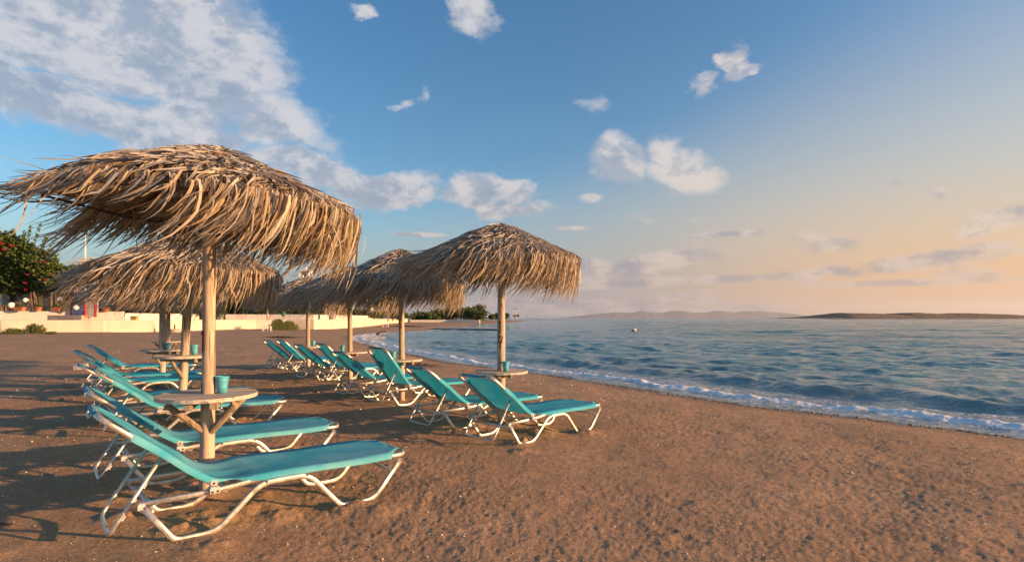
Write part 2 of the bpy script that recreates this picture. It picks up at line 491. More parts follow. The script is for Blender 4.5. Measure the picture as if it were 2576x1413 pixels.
def shore_dist(x, y):
    """signed distance to the waterline, positive on land; clipped to 60 m"""
    x = np.atleast_1d(np.asarray(x, float)); y = np.atleast_1d(np.asarray(y, float))
    best = np.full(x.shape, 1e18); sg = np.ones(x.shape)
    for a, b in zip(SL[:-1], SL[1:]):
        e = b - a; L2 = e @ e
        t = np.clip(((x - a[0]) * e[0] + (y - a[1]) * e[1]) / L2, 0, 1)
        ddx = x - a[0] - t * e[0]; ddy = y - a[1] - t * e[1]; d2 = ddx * ddx + ddy * ddy
        mm = d2 < best
        best = np.where(mm, d2, best); sg = np.where(mm, np.sign(e[0] * (y - a[1]) - e[1] * (x - a[0])), sg)
    return np.sqrt(best) * sg
def beach_base(s):
    sp = np.maximum(s, 0)
    return np.maximum(WL + .35 * (1 - np.exp(-sp / 4.5)) + .010 * np.maximum(0, np.minimum(sp, 45) - 8) + np.minimum(s, 0) * .08, -4)
def gz(x, y): return float(beach_base(shore_dist(x, y))[0])

# ------------------------------------------------------------------ places (metres; camera stands at the origin, Y ahead)
# umbrellas: x, y, rim height, apex height, table height, lean x
UMB = [(-2.18, 3.93, 2.02, 2.45, .705, .015), (-3.99, 6.61, 1.78, 2.24, .80, .13), (-6.20, 9.73, 1.70, 2.16, .685, .02), (-8.06, 12.86, 1.68, 2.12, .71, .03),
       (-.125, 6.80, 2.00, 2.46, .66, -.02), (-1.735, 8.65, 1.82, 2.37, .655, -.02), (-3.10, 10.50, 1.76, 2.27, .655, .0), (-4.62, 12.45, 1.72, 2.22, .655, .0)]
# loungers: near-side hinge x, y, heading (deg), backrest angle (deg)
LNG = [(-1.719, 3.163, 40.5, 38.5), (-2.526, 4.175, 40.0, 37), (-3.72, 5.80, 33, 36), (-4.42, 6.56, 41, 34), (-5.70, 8.17, 42, 37), (-6.47, 8.98, 33, 35), (-7.59, 10.71, 33, 36),
       (.215, 5.73, 45.5, 37), (-.515, 6.447, 41, 38), (-1.521, 8.21, 43, 53), (-2.235, 9.027, 43, 40),
       (-3.29, 11.14, 43, 44), (-3.85, 11.52, 43, 40), (-5.03, 13.34, 43, 43), (-5.50, 13.73, 43, 40)]

# footprints, scuffs and mounds of sand (kept free of clearly repeating forms)
def sand_relief(x, y, s):
    r = np.hypot(x, y)
    near = 1 - sstep(r, 14, 60)
    z = .034 * fbm(x * .45, y * .45, 3, .5, 1) + .018 * fbm(x * 1.5, y * 1.5, 3, .5, 4)
    rough = .35 + .65 * sstep(fbm(x * .33, y * .33, 2, .5, 8), -.25, .25)
    z += near * rough * (.0042 * fbm(x * 4.5, y * 4.5, 3, .6, 11) + .0065 * np.abs(fbm(x * 13, y * 13, 3, .6, 15)))
    z += near * rough * .0055 * fbm(x * 34, y * 34, 3, .65, 21)
    return z
_fr = np.random.default_rng(31)
DENTS = []
for _ in range(460):
    rr = 2.0 + 20 * _fr.random() ** 1.6; aa = _fr.uniform(-.95, .85)
    DENTS.append((rr * math.sin(aa), rr * math.cos(aa), _fr.uniform(.05, .13), _fr.uniform(.6, 1.9), _fr.uniform(0, 3.14), _fr.uniform(.0015, .0045)))
MOUNDS = []
for (hx, hy, hd, ba) in LNG:
    c, s_ = math.cos(R(hd)), math.sin(R(hd))
    for (al, ac) in ((-.10, 0), (-.10, .6), (.88, 0), (.88, .6), (.45, .3), (.2, .3)):
        bx, by = hx + c * al - s_ * ac, hy + s_ * al + c * ac
        for _ in range(3):
            MOUNDS.append((bx + _fr.normal(0, .13), by + _fr.normal(0, .13), _fr.uniform(.05, .13), _fr.uniform(.012, .040)))
for (ux, uy, *_q) in UMB:
    for _ in range(8): MOUNDS.append((ux + _fr.normal(0, .25), uy + _fr.normal(0, .25), _fr.uniform(.06, .15), _fr.uniform(.01, .04)))

def beach_height(x, y, s):
    z = beach_base(s)
    onland = sstep(s, .1, 1.6)
    rel = sand_relief(x, y, s)
    for (cx, cy, rx, asp, an, dp) in DENTS:
        w = rx * asp * 2.2
        idx = np.nonzero((np.abs(x - cx) < w) & (np.abs(y - cy) < w))[0]
        if not len(idx): continue
        u, v = x[idx] - cx, y[idx] - cy
        a_, b_ = (u * math.cos(an) + v * math.sin(an)) / (rx * asp), (-u * math.sin(an) + v * math.cos(an)) / rx
        q = a_ * a_ + b_ * b_
        rel[idx] += -dp * np.exp(-q * 1.6) + dp * .55 * np.exp(-(np.sqrt(q) - 1.15) ** 2 * 9)
    for (cx, cy, rx, hgt) in MOUNDS:
        idx = np.nonzero((np.abs(x - cx) < rx * 2.5) & (np.abs(y - cy) < rx * 2.5))[0]
        if not len(idx): continue
        q = ((x[idx] - cx) ** 2 + (y[idx] - cy) ** 2) / rx ** 2
        rel[idx] += min(hgt, rx * .22) * np.exp(-q) * (1 + .9 * fbm(x[idx] * 16, y[idx] * 16, 2, .5, 3))
    return z + rel * onland

def fan(angles, radii):
    A, Rr = np.meshgrid(angles, radii)
    X = (Rr * np.sin(A)).ravel(); Y = (Rr * np.cos(A)).ravel()
    nr, na = len(radii), len(angles)
    i, j = np.meshgrid(np.arange(nr - 1), np.arange(na - 1), indexing='ij')
    a = (i * na + j).ravel()
    return X, Y, np.stack([a, a + 1, a + na + 1, a + na], 1)

ang = np.concatenate([np.linspace(-math.pi, R(-53), 28)[:-1], np.linspace(R(-52), R(52), 760), np.linspace(R(53), math.pi, 28)[1:]])
rad = np.concatenate([np.geomspace(.4, 2.1, 14)[:-1], np.geomspace(2.1, 60, 490)[:-1], np.geomspace(60, 31000, 66)])
X, Y, Fq = fan(ang, rad)
S_ = np.full(X.shape, -60.0)
rr_ = np.hypot(X, Y)
nearm = rr_ < 900
S_[nearm] = shore_dist(X[nearm], Y[nearm])
Z = beach_height(X, Y, S_)
Z[~nearm] = -4
me = np_mesh('beach', np.stack([X, Y, Z], 1), Fq, SAND, True, {'shore': np.clip(S_, -60, 60)})
beach = link_mesh('beach_ground', me); tag(beach, kind='structure')

# ------------------------------------------------------------------ sea
ang = np.concatenate([np.linspace(R(-60), R(-24), 12)[:-1], np.linspace(R(-24), R(52), 580), np.linspace(R(54), R(120), 14)[1:]])
rad = np.concatenate([np.geomspace(5.2, 900, 660)[:-1], np.geomspace(900, 31000, 40)])
X, Y, Fq = fan(ang, rad)
rr_ = np.hypot(X, Y)
O_ = np.full(X.shape, 60.0)
nm = rr_ < 900
O_[nm] = -shore_dist(X[nm], Y[nm])
Zw = np.zeros(X.shape)
wr = np.random.default_rng(5)
rowsp = rr_ * .0078
for k in range(64):
    lam = .22 * (11 ** (k / 63.0))                     # 0.22 .. 2.4 m
    th = R(-112) + wr.normal(0, .60)
    kx, ky = math.cos(th) * 2 * math.pi / lam, math.sin(th) * 2 * math.pi / lam
    amp = .0056 * lam ** .52
    ph = X * kx + Y * ky + wr.uniform(0, 6.28) + .8 * fbm(X * .12, Y * .12, 2, .5, k)
    w = sstep(lam / np.maximum(rowsp, 1e-6), 2.2, 5.0)
    sn = np.sin(ph)
    Zw += amp * w * (np.exp(1.15 * sn) - 1.36) * .85       # peaked crests, flat troughs
Zoff = np.zeros(X.shape)
for k in range(22):
    lam = 3.2 * (5 ** (k / 21.0))                      # longer chop farther out
    th = R(-108) + wr.normal(0, .38)
    ph = X * math.cos(th) * 6.283 / lam + Y * math.sin(th) * 6.283 / lam + wr.uniform(0, 6.28) + .8 * fbm(X * .03, Y * .03, 2, .5, k + 90)
    Zoff += .0055 * lam ** .55 * sstep(lam / np.maximum(rowsp, 1e-6), 2.2, 5.0) * (np.sin(ph) + .3 * np.cos(2 * ph))
Zoff *= sstep(O_, 6, 45)
calm = .25 + .75 * sstep(O_, .6, 4.5)
gust = .7 + .6 * sstep(fbm(X * .05, Y * .09, 3, .5, 40), -.3, .3)
Zw = (Zw + Zoff) * calm * gust
wob = .9 * fbm(X * .35, Y * .35, 3, .5, 60)
# a rolling swell about three metres out and the small breaker at the edge
o2 = O_ + wob
fade = 1 - sstep(rr_, 40, 110)
Zw += fade * .125 * np.exp(-((o2 - 2.9) / .42) ** 2) * sstep(fbm(X * .16, Y * .16, 2, .5, 71), -.28, .12)
Zw += fade * .070 * np.exp(-((o2 - 5.6) / .6) ** 2) * sstep(fbm(X * .2, Y * .2, 2, .5, 75), -.1, .2)
ow = O_ + .45 * fbm(X * .8, Y * .8, 3, .5, 63)
br = np.exp(-((ow - .70) / .17) ** 2)
Zw += fade * br * (.042 + .045 * fbm(X * 5, Y * 5, 3, .6, 66))
foam = br * 1.15 + .40 * np.exp(-((ow - .25) / .30) ** 2) + .42 * np.exp(-((ow - 1.5) / .6) ** 2)
foam += fade * .30 * np.exp(-((O_ + wob * 1.6 - 4.2) / .9) ** 2) * sstep(X, -2, -8)
foam *= sstep(fbm(X * .3, Y * .3, 2, .5, 80), -.95, -.45) * (1 - .8 * sstep(rr_, 60, 140))
far = rr_ > 850
Zw[far] = 0; foam[far] = 0
V = np.stack([X, Y, WL + Zw + .012], 1)
me = np_mesh('sea', V, Fq, WATER, True, {'shore': np.clip(O_, -60, 60), 'foam': np.clip(foam, 0, 1.4)})
sea = link_mesh('sea', me); tag(sea, kind='structure')

# ------------------------------------------------------------------ thatched umbrellas
def blades(seed, rim, z_rim, z_apex, n_roof, n_skirt, gap=None, wind=1.0, size=1.0):
    """curved palm strips: ruffled cap tiers on the cone, then two rings whose strips hang over the rim and blow to the left"""
    g = np.random.default_rng(seed)
    n = n_roof + n_skirt
    isroof = np.arange(n) < n_roof
    th = g.uniform(0, 2 * math.pi, n)
    tier = np.array([.02, .10, .22, .34, .46, .57, .66])[g.choice(7, n, p=[.03, .07, .13, .18, .22, .23, .14])] * rim
    ring = g.random(n) < .45
    edge0 = np.where(ring, rim * g.uniform(.60, .74, n), rim * g.uniform(.84, 1.02, n))
    r0 = np.where(isroof, tier + g.normal(0, .022, n), edge0)
    r0 = np.clip(r0, .01, rim * 1.03)
    drop = np.zeros(n, bool); ingap = drop.copy()
    if gap is not None:
        a0, a1, keep = gap
        ingap = ((th - a0) % (2 * math.pi)) < a1 - a0
        drop = ingap & (r0 > rim * .76) & (g.random(n) > keep)
        drop |= ingap & ~isroof & ring & (g.random(n) > .20)
        drop |= ingap & isroof & (r0 > rim * .62) & (g.random(n) > .4)
        e = (th - R(290)) % (2 * math.pi)
        drop |= (e < R(30)) & ~isroof & ring & (g.random(n) > .2)
    slope = (z_apex - z_rim) / rim
    cone = lambda rr: z_apex - slope * rr + .018 * np.sin(np.clip(rr / rim, 0, 1) * math.pi)
    L = np.where(isroof, np.minimum(g.uniform(.13, .30, n), (rim * 1.02 - r0) * 1.0 + .03), np.where(ring, .34 + .42 * g.beta(1.5, 2.2, n), .22 + .40 * g.beta(1.4, 2.2, n))) * size
    L = np.where(ingap & ~isroof, L * .72, L)
    L = np.where(isroof | (np.sin(th) > .3), L, L * (1 + (.45 if wind > 1.1 else .14) * np.clip(-np.cos(th), 0, 1) * np.clip(1.3 - np.abs(np.sin(th)), 0, 1)))
    kink = g.integers(2, 8, n) * np.where(g.random(n) < .55, 1, 99); kv = g.normal(0, .55, (n, 3))
    was = ~isroof & ~ring
    K = 8
    P = np.zeros((n, K + 1, 3)); D = np.zeros((n, K + 1, 3))
    lift = g.uniform(.006, .050, n)
    P[:, 0, 0] = r0 * np.cos(th); P[:, 0, 1] = r0 * np.sin(th); P[:, 0, 2] = cone(r0) + lift * .4
    ph = th + g.normal(0, 1, n) * np.where(isroof, .55, .42) * np.where(g.random(n) < .12, 2.6, 1)
    d = np.stack([np.cos(ph), np.sin(ph), -slope + g.normal(.06, .14, n)], 1)
    fold = np.clip(.55 + .45 * np.cos(th), .12, 1)[:, None]
    down = np.array([[-.25, 0, -1.0]])
    d = np.where((~isroof & ~ring)[:, None], d * (1 - .8 * fold) + down * fold, d)
    d /= np.linalg.norm(d, axis=1, keepdims=True)
    light = g.uniform(.5, 1.4, n)
    gustv = .75 + .5 * (0.5 + .5 * np.sin(th * 3 + seed))
    cth = np.cos(th)
    dt = 1.0 / K
    for k in range(1, K + 1):
        D[:, k - 1] = d
        P[:, k] = P[:, k - 1] + d * (L * dt)[:, None]
        rr = np.hypot(P[:, k, 0], P[:, k, 1])
        free = (rr > rim * .965) | (ingap & ~isroof & (rr > rim * .6)) | (~isroof & ~ring)
        turn = free & ~was & (rr > rim * .9); was = was | free
        d = np.where(turn[:, None], d * (1 - .8 * fold) + down * fold, d)
        kk = ((kink == k) & free)[:, None]; d = np.where(kk, d + kv, d)
        d /= np.linalg.norm(d, axis=1, keepdims=True)
        zc = cone(np.minimum(rr, rim)) + lift * (k / K * .9 + .25)
        on = (~free) & (P[:, k, 2] < zc)
        P[on, k, 2] = zc[on]
        hi = (~free) & (P[:, k, 2] > zc + .022)
        P[hi, k, 2] = zc[hi] + .022
        f = k / K
        farside = np.sin(th) > .15
        grav = np.where(free, np.where(farside, 3.4, (2.9 + .7 * cth) / wind), .5)
        wv = np.where(free, 2.5 * gustv * (1 - .30 * cth), .35) * wind * light * np.where(free, .45 + .9 * f, 1)
        acc = np.stack([-wv, -.05 * wv, -grav + np.where(free, np.where(farside, .08, .22 - .16 * cth) * wv, 0)], 1) * dt
        acc += g.normal(0, .75, (n, 3)) * dt
        d = d + acc * 1.25
        d /= np.linalg.norm(d, axis=1, keepdims=True)
    D[:, K] = d
    w0 = np.where(isroof, g.uniform(.005, .0135, n), .0028 + .0105 * g.beta(1.3, 2.6, n)) * size
    prof = np.array([.75, 1.0, 1.0, .96, .9, .78, .62, .40, .10])
    roll = g.uniform(-1.0, 1.0, n)
    up = np.where(isroof[:, None], np.array([[0, 0, 1.0]]), np.stack([np.cos(th), np.sin(th), np.full(n, .35)], 1))
    V = np.zeros((n, K + 1, 2, 3))
    for k in range(K + 1):
        side = np.cross(D[:, k], up); side /= np.linalg.norm(side, axis=1, keepdims=True) + 1e-9
        nrm = np.cross(side, D[:, k])
        ro = roll + roll * .8 * k / K
        sv = side * np.cos(ro)[:, None] + nrm * np.sin(ro)[:, None]
        hw = (w0 * prof[k])[:, None]
        V[:, k, 0] = P[:, k] - sv * hw; V[:, k, 1] = P[:, k] + sv * hw
    tone = g.random(n)
    grey = np.array([.50, .475, .445]); gold = np.array([.56, .435, .28]); dark = np.array([.25, .17, .10]); pale = np.array([.68, .60, .48])
    mixr = np.where(isroof, .90, np.where(ring, .52, .25))  # roof strips mostly grey: weathering, plus blue skylight put into the colour
    c = np.where((g.random(n) < mixr)[:, None], grey, gold)
    c = np.where((tone < .15)[:, None], dark, c); c = np.where((tone > .86)[:, None], pale, c)
    c = c * g.uniform(.75, 1.15, (n, 1))
    keep = ~drop
    return V[keep], c[keep], isroof[keep], (L * w0)[keep]

def blade_mesh(name, V, C):
    n, K1 = V.shape[:2]
    base = (np.arange(n) * K1 * 2)[:, None]
    k = np.arange(K1 - 1)[None, :] * 2
    a = (base + k).ravel()
    F = np.stack([a, a + 1, a + 3, a + 2], 1)
    return np_mesh(name, V.reshape(-1, 3), F, STRAW, False, None, np.repeat(C, K1 * 2, axis=0))

def number_strokes(mb, strokes, rad, z0, ang0, w):
    """paint strokes wrapped on a pole: strokes of (side, up) points in metres"""
    for st in strokes:
        pts = []
        for (a, b) in zip(st[:-1], st[1:]):
            for t in np.linspace(0, 1, 5)[:-1]: pts.append((a[0] + (b[0] - a[0]) * t, a[1] + (b[1] - a[1]) * t))
        pts.append(st[-1])
        vs = []; fs = []
        for i, (sx, sz) in enumerate(pts):
            p0 = pts[max(i - 1, 0)]; p1 = pts[min(i + 1, len(pts) - 1)]
            tx, tz = p1[0] - p0[0], p1[1] - p0[1]; l = math.hypot(tx, tz) or 1
            nx, nz = -tz / l * w / 2, tx / l * w / 2
            for sg in (-1, 1):
                s = sx + sg * nx; z = sz + sg * nz
                an = ang0 + s / rad
                vs.append(((rad + .0025) * math.cos(an), (rad + .0025) * math.sin(an), z0 + z))
            if i: fs.append((2 * i - 2, 2 * i - 1, 2 * i + 1, 2 * i))
        mb.add(vs, fs)
DIGITS = {'1': [[(-.018, .045), (.004, .075), (.002, -.075)]],
          '7': [[(-.028, .07), (.028, .072), (.006, .0), (-.006, -.075)], [(-.018, .0), (.026, .004)]],
          '3': [[(-.02, .06), (.015, .07), (.022, .035), (-.004, .004), (.024, -.03), (.012, -.068), (-.022, -.06)]],
          '5': [[(.022, .07), (-.018, .068), (-.018, .01), (.018, .006), (.02, -.05), (-.016, -.07)]]}

def make_umbrella(i, label, big, n_roof, n_skirt, seed, digits=(), gap=None, leaves=0, n_plank=6, table_rot=0.0, braces=3, pole_mat=POLE, wind=1.0, rim=.98, pole_r=.045, off=0.0, tilt=.02):
    x, y, zr, za, tz, lean = UMB[i]
    z0 = gz(x, y)
    root = thing('thatched_umbrella', label, 'beach umbrella', (x, y, z0), 0, 'thatched palm umbrellas on the beach')
    g = random.Random(seed)
    # pole: slightly bent, knotted log
    path = []; rs = []
    for k in range(15):
        t = k / 14; z = -.25 + (za + .20) * t
        path.append((lean * z / za + .006 * math.sin(4 * t + seed), .005 * math.cos(5 * t + seed), z))
        rs.append(pole_r * (1.08 - .16 * t) * (1 + .045 * math.sin(9 * t + seed * 1.7)))
    pole = MB().tube(path, rs, 16).build('pole', pole_mat, root, True)
    ox = lean + off
    # iron frame: eight ribs, an eight-sided rim and a middle ring, with reed panels between
    def rp(k, r, dz=0.0):
        a = R(22.5) + k * R(45)
        sl = (za - zr) / rim
        return Vector((ox + r * math.cos(a), r * math.sin(a), za - sl * r - .035 + dz - tilt * r * math.cos(a)))
    for k in range(8):
        MB().tube([rp(k, .03), rp(k, rim * 1.02)], .008, 6).build('rib', RUST, root)
        MB().tube([rp(k, rim, -.006), rp(k + 1, rim, -.006)], .0085, 6).build('rim_bar', RUST, root)
        MB().tube([rp(k, rim * .55, -.012), rp(k + 1, rim * .55, -.012)], .006, 6).build('middle_bar', RUST, root)
        up = Vector((0, 0, .008))
        for (ra, rb) in ((.02, .545), (.555, .985)):
            if gap is not None and ra > .5 and k in (4, 5): continue
            a, b, c, d = rp(k, rim * ra, .018), rp(k, rim * rb, .018), rp(k + 1, rim * rb, .018), rp(k + 1, rim * ra, .018)
            MB().add([a, b, c, d, a + up, b + up, c + up, d + up], [(0, 1, 2, 3), (7, 6, 5, 4), (0, 4, 5, 1), (1, 5, 6, 2), (2, 6, 7, 3), (3, 7, 4, 0)]).build('reed_panel', MATT, root)
    # thatch
    V, C, roof, area = blades(seed, rim, zr, za, n_roof, n_skirt, gap, wind, 1.0)
    V[..., 2] -= tilt * V[..., 0]; V = V + np.array([ox, 0, 0])
    if leaves:
        mid = V[:, 4].mean(1) + np.array([x, y, z0])
        dist = np.linalg.norm(mid - np.array([0, 0, CAM_H]), axis=1)
        score = area / dist ** 2 * np.where(roof, .9, 1.0)
        outw = ((mid[:, :2] - np.array([x + ox, y])) * -np.array([x, y])).sum(1)        # faces the viewer's side
        score = score * np.where(outw > 0, 1.6, .6)
        order = np.argsort(-score)
        pick = order[:leaves]; rest = order[leaves:]
        for q in pick:
            link_mesh('palm_leaf', blade_mesh('palm_leaf', V[q:q + 1], C[q:q + 1]), root)
    else: rest = np.arange(len(V))
    th = link_mesh('thatch', blade_mesh('thatch', V[rest], C[rest]), root); tag(th, kind='stuff')
    # round table of planks carried by two beams and struts
    rt = .325; tt = .026
    M = Matrix.Rotation(table_rot, 3, 'Z')
    px = lean * tz / za
    step = 2 * rt / n_plank
    for k in range(n_plank):
        y0 = -rt + k * step + .002; y1 = y0 + step - .004
        y0 = max(y0, -rt * .995); y1 = min(y1, rt * .995)
        poly = []
        ys = np.linspace(y0, y1, 7)
        for yy in ys: poly.append((math.sqrt(max(0, rt * rt - yy * yy)), yy))
        for yy in ys[::-1]: poly.append((-math.sqrt(max(0, rt * rt - yy * yy)), yy))
        mb = MB().prism(poly, -tt + g.uniform(-.001, .001), g.uniform(-.0015, .0015))
        o = mb.build('table_plank', PLANK, root); o.location = (px, 0, tz); o.rotation_euler = (g.uniform(-.004, .004), 0, table_rot)
    for sg in (-1, 1):
        o = MB().box((sg * .075, 0, -.004), (.042, rt * 1.72, .048), None, .003).build('table_beam', BRACE, root)
        o.location = (px, 0, tz - tt - .022); o.rotation_euler = (0, 0, table_rot)
    for k in range(braces):
        a = table_rot + (R(200), R(320), R(30))[k]
        rr = rt * .78
        p0 = Vector((px + math.cos(a) * .03, math.sin(a) * .03, tz - .27)); p1 = Vector((px + math.cos(a) * rr, math.sin(a) * rr, tz - tt - .03))
        MB().tube([p0, p1], .023, 8, True).build('brace', BRACE, root)
    if digits:
        mb = MB()
        for (dg, zz, an) in digits: number_strokes(mb, DIGITS[dg], pole_r * 1.02 + .003, zz, an, .013)
        o = mb.build('painted_number', RED, pole); o.location = (lean * digits[0][1] / za + .004, 0, 0)
        o['label'] = 'red hand-painted number on the pole'
    return root

to_cam = lambda i: math.atan2(-UMB[i][1], -UMB[i][0])
make_umbrella(0, 'large frayed palm-thatch umbrella nearest the camera, cut off by the left edge', True, 5200, 4300, 11, [('1', 1.08, to_cam(0) - .9)], (R(172), R(292), .22), 300, 6, R(20), 3, POLE, 1.3, .98, .0445, .05, .06)
make_umbrella(1, 'palm-thatch umbrella on a leaning pole, second of the left row', False, 3200, 3300, 12, (), None, 300, 9, R(70), 1, POLE_GREY, 1.0, 1.0, .047)
make_umbrella(2, 'palm-thatch umbrella third in the left row, behind the leaning pole', False, 2200, 2600, 13, (), None, 0, 9, R(70), 2, POLE_GREY, 1.0, .98, .050)
make_umbrella(3, 'farthest palm-thatch umbrella of the left row, number 3 on its pole', False, 1800, 2300, 14, [('3', 1.30, to_cam(3) - .1)], None, 0, 7, R(20), 2, POLE_GREY, 1.0, .98, .048)
make_umbrella(4, 'palm-thatch umbrella with red number 17 on its pole, nearest the sea', True, 4200, 4300, 17, [('1', 1.20, to_cam(4) - .35), ('7', 1.01, to_cam(4) - .25)], None, 300, 5, R(12), 0, POLE_GREY, 1.0, .97, .048)
make_umbrella(5, 'palm-thatch umbrella just left of the one numbered 17', False, 3400, 3800, 18, [('5', 1.20, to_cam(5) - .5)], None, 300, 6, R(35), 0, POLE, 1.0, 1.0, .045)
make_umbrella(6, 'palm-thatch umbrella third in the seaward row, mostly hidden by the one before it', False, 2200, 2800, 19, (), None, 0, 6, R(30), 0, POLE, 1.0, .98, .045)
make_umbrella(7, 'farthest palm-thatch umbrella of the seaward row, below the bell tower', False, 2000, 2700, 20, (), None, 0, 6, R(15), 0, POLE, 1.0, .98, .043)

# ------------------------------------------------------------------ buckets on the tables
def make_bucket(i, ox, oy, label, tilt=0.0):
    x, y, zr, za, tz, lean = UMB[i]
    root = thing('tin_bucket', label, 'bucket', (x + lean * tz / za + ox, y + oy, gz(x, y) + tz + .002), random.uniform(0, 6), 'blue tin buckets on the umbrella tables')
    prof = [(.001, .004), (.034, .004), (.0345, .0), (.036, .0), (.040, .045), (.0408, .048), (.0405, .051), (.0465, .095), (.0475, .098), (.047, .101), (.0495, .124), (.0515, .126), (.0515, .130), (.0495, .130), (.0455, .098), (.0385, .045), (.034, .008), (.001, .008)]
    pail = MB().lathe([(a * .9, b * .92) for a, b in prof], 28).build('pail', BUCKET, root, True)
    MB().lathe([(.001, 0), (.0345, 0), (.001, .006)], 20, (0, 0, .03)).build('sand_fill', SAND, root, True)
    for sg in (-1, 1): MB().box((0, sg * .0455, .103), (.018, .004, .022), None, .001).build('ear', BUCKET, pail)
    pts = [(0, .048 * math.cos(t), .103 - .05 * math.sin(t)) for t in np.linspace(0, math.pi, 14)]
    pts = [(.012 + .03 * math.sin(t) , p[1], p[2]) for t, p in zip(np.linspace(0, math.pi, 14), pts)]
    MB().tube(pts, .0016, 5).build('handle', BOLT, pail)
    return root
make_bucket(0, .088, .025, 'turquoise tin bucket on the nearest round table')
make_bucket(1, .07, .09, 'turquoise tin bucket beside the leaning pole, half hidden')
make_bucket(2, .115, -.03, 'turquoise tin bucket on the third table of the left row')
make_bucket(3, -.10, .07, 'turquoise tin bucket on the farthest table of the left row')
make_bucket(4, .055, -.10, 'turquoise tin bucket against the pole numbered 17')
make_bucket(5, -.115, -.06, 'turquoise tin bucket left of the second seaward pole')
make_bucket(6, -.125, -.05, 'turquoise tin bucket on the third table of the seaward row')
make_bucket(7, .10, .05, 'small turquoise tin bucket on the farthest seaward table')

# ------------------------------------------------------------------ sun loungers
LW = .60
MESH = {}
def lounger_meshes(ba, worn, key):
    """one set of shared meshes for each backrest angle; local x runs from hinge to foot, y across, z up"""
    if key in MESH: return MESH[key]
    out = []
    ca, sa = math.cos(R(ba)), math.sin(R(ba))
    BL = .70
    HB = (0.0, .283)                                     # backrest pivot
    def bk(l, off=0.0): return (HB[0] - ca * l + sa * off, HB[1] + sa * l + ca * off)
    rw, rt = .017, .011
    ya, yb = 0.0, LW
    for y in (ya, yb):
        legs = [(-.345, .222), (-.195, .012), (.015, .012), (.255, .252), (.545, .256), (.765, .012), (1.000, .012), (1.205, .262)]
        out.append(('leg_tube', MB().tube(fillet([(a, y, b) for a, b in legs], [0, .035, .075, .075, .075, .04, .07, 0], 5), rw, 8, True, (0, 1, 0), rt), ALU, 30))
        yi = y + (.024 if y == ya else -.024)
        rail = [(-.36, .232), (.02, .244), (.17, .262), (.24, .275), (1.10, .284)]
        out.append(('side_rail', MB().tube(fillet([(a, yi, b) for a, b in rail], .06, 3), .0155, 8, True, (0, 1, 0), .0105), ALU, 30))
        out.append(('hinge_bracket', MB().box((0.0, y + (.004 if y == ya else -.004), .256), (.052, .046, .040), None, .006).box((0.0, yi, .293), (.036, .030, .040), Matrix.Rotation(R(ba * .4), 3, 'Y'), .008), PLASTIC_GREY, 0))
        yo = y - .0215 if y == ya else y + .0215
        for (a, b) in ((-.013, .249), (.014, .251), (-.001, .291), (-.338, .222), (.285, .256), (.53, .257), (1.203, .255)):
            yy = (yo if a in (-.013, .014) else (y - .0125 if y == ya else y + .0125) if a != -.001 else (yi - .017 if y == ya else yi + .017))
            out.append(('bolt', MB().tube([(a, yy - .002, b), (a, yy + .002, b)], .0065, 8), BOLT, 0))
        out.append(('end_cap', MB().box((-.352, y + (.010 if y == ya else -.010), .228), (.034, .046, .036), None, .006), PLASTIC_GREY, 0))
    # foot hoop and head hoop
    yi0, yi1 = .024, LW - .024
    foot = [(1.06, yi0, .284), (1.272, yi0, .286), (1.272, yi1, .286), (1.06, yi1, .284)]
    out.append(('foot_hoop', MB().tube(fillet(foot, .105, 7), .0125, 8, True, (0, 0, 1), .0155), ALU, 30))
    h0 = bk(.0); h1 = bk(BL)
    head = [(h0[0], yi0, h0[1]), (h1[0], yi0, h1[1]), (h1[0], yi1, h1[1]), (h0[0], yi1, h0[1])]
    out.append(('backrest_frame', MB().tube(fillet(head, .10, 7), .0125, 8, True, (sa, 0, ca), .0155), ALU, 30))
    # cross bars
    out.append(('cross_bar', MB().tube([(-.30, .02, .185), (-.30, LW - .02, .185)], .0125, 8).tube([(-.30, .20, .185), (-.30, .40, .185)], .0145, 8), ALU, 30))
    out.append(('cross_bar', MB().tube([(1.13, .0, .190), (1.13, LW, .190)], .010, 8), ALU, 30))
    out.append(('cross_bar', MB().tube(fillet([(.03, .03, .245), (.10, .10, .205), (.10, LW - .10, .205), (.03, LW - .03, .245)], .08, 4), .010, 8), ALU, 30))
    # prop: two arms with notched plates, joined below
    at = bk(.31, -.012)
    tip = (at[0] - .235, .075)
    k0 = (at[0] * .4 + tip[0] * .6, at[1] * .4 + tip[1] * .6)
    prop = [(at[0], .085, at[1]), (tip[0], .085, tip[1]), (tip[0], LW - .085, tip[1]), (at[0], LW - .085, at[1])]
    out.append(('prop_hoop', MB().tube(fillet(prop, .05, 4), .0105, 8), ALU, 30))
    ax = Vector((tip[0] - at[0], 0, tip[1] - at[1])).normalized(); dn = Vector((-ax.z, 0, ax.x)) * (-1 if -ax.x < 0 else 1)
    if dn.x < 0: dn = -dn
    dn = Vector((-ax.z * -1, 0, -ax.x * -1)) if False else dn
    for yy in (.085, LW - .085):
        for q in (.40, .60, .80):
            c = Vector((at[0], yy, at[1])) + ax * ((Vector((tip[0], 0, tip[1])) - Vector((at[0], 0, at[1]))).length * q)
            nm = MB().tube([c + dn * .004, c + dn * .030, c + dn * .038 + ax * .008, c + dn * .036 + ax * .018], [.008, .006, .005, .004], 6)
            nm = MB().tube([c + dn * .010 - ax * .03, c + dn * .012], .007, 6)
            out.append(('prop_hook', nm, PLASTIC_GREY, 0))
    # sling: one cloth from head to foot
    nu, nv = 46, 17
    prof = []
    Ls = np.linspace(0, 1, nu)
    pts = []
    for t in np.linspace(0, 1, 26): pts.append(bk(BL * (1 - t) + .075 * t, .023))
    e = pts[-1]; f_ = (.235, .304)
    c1 = bk(-.02, -.005)
    ctrl = (.045, .268)
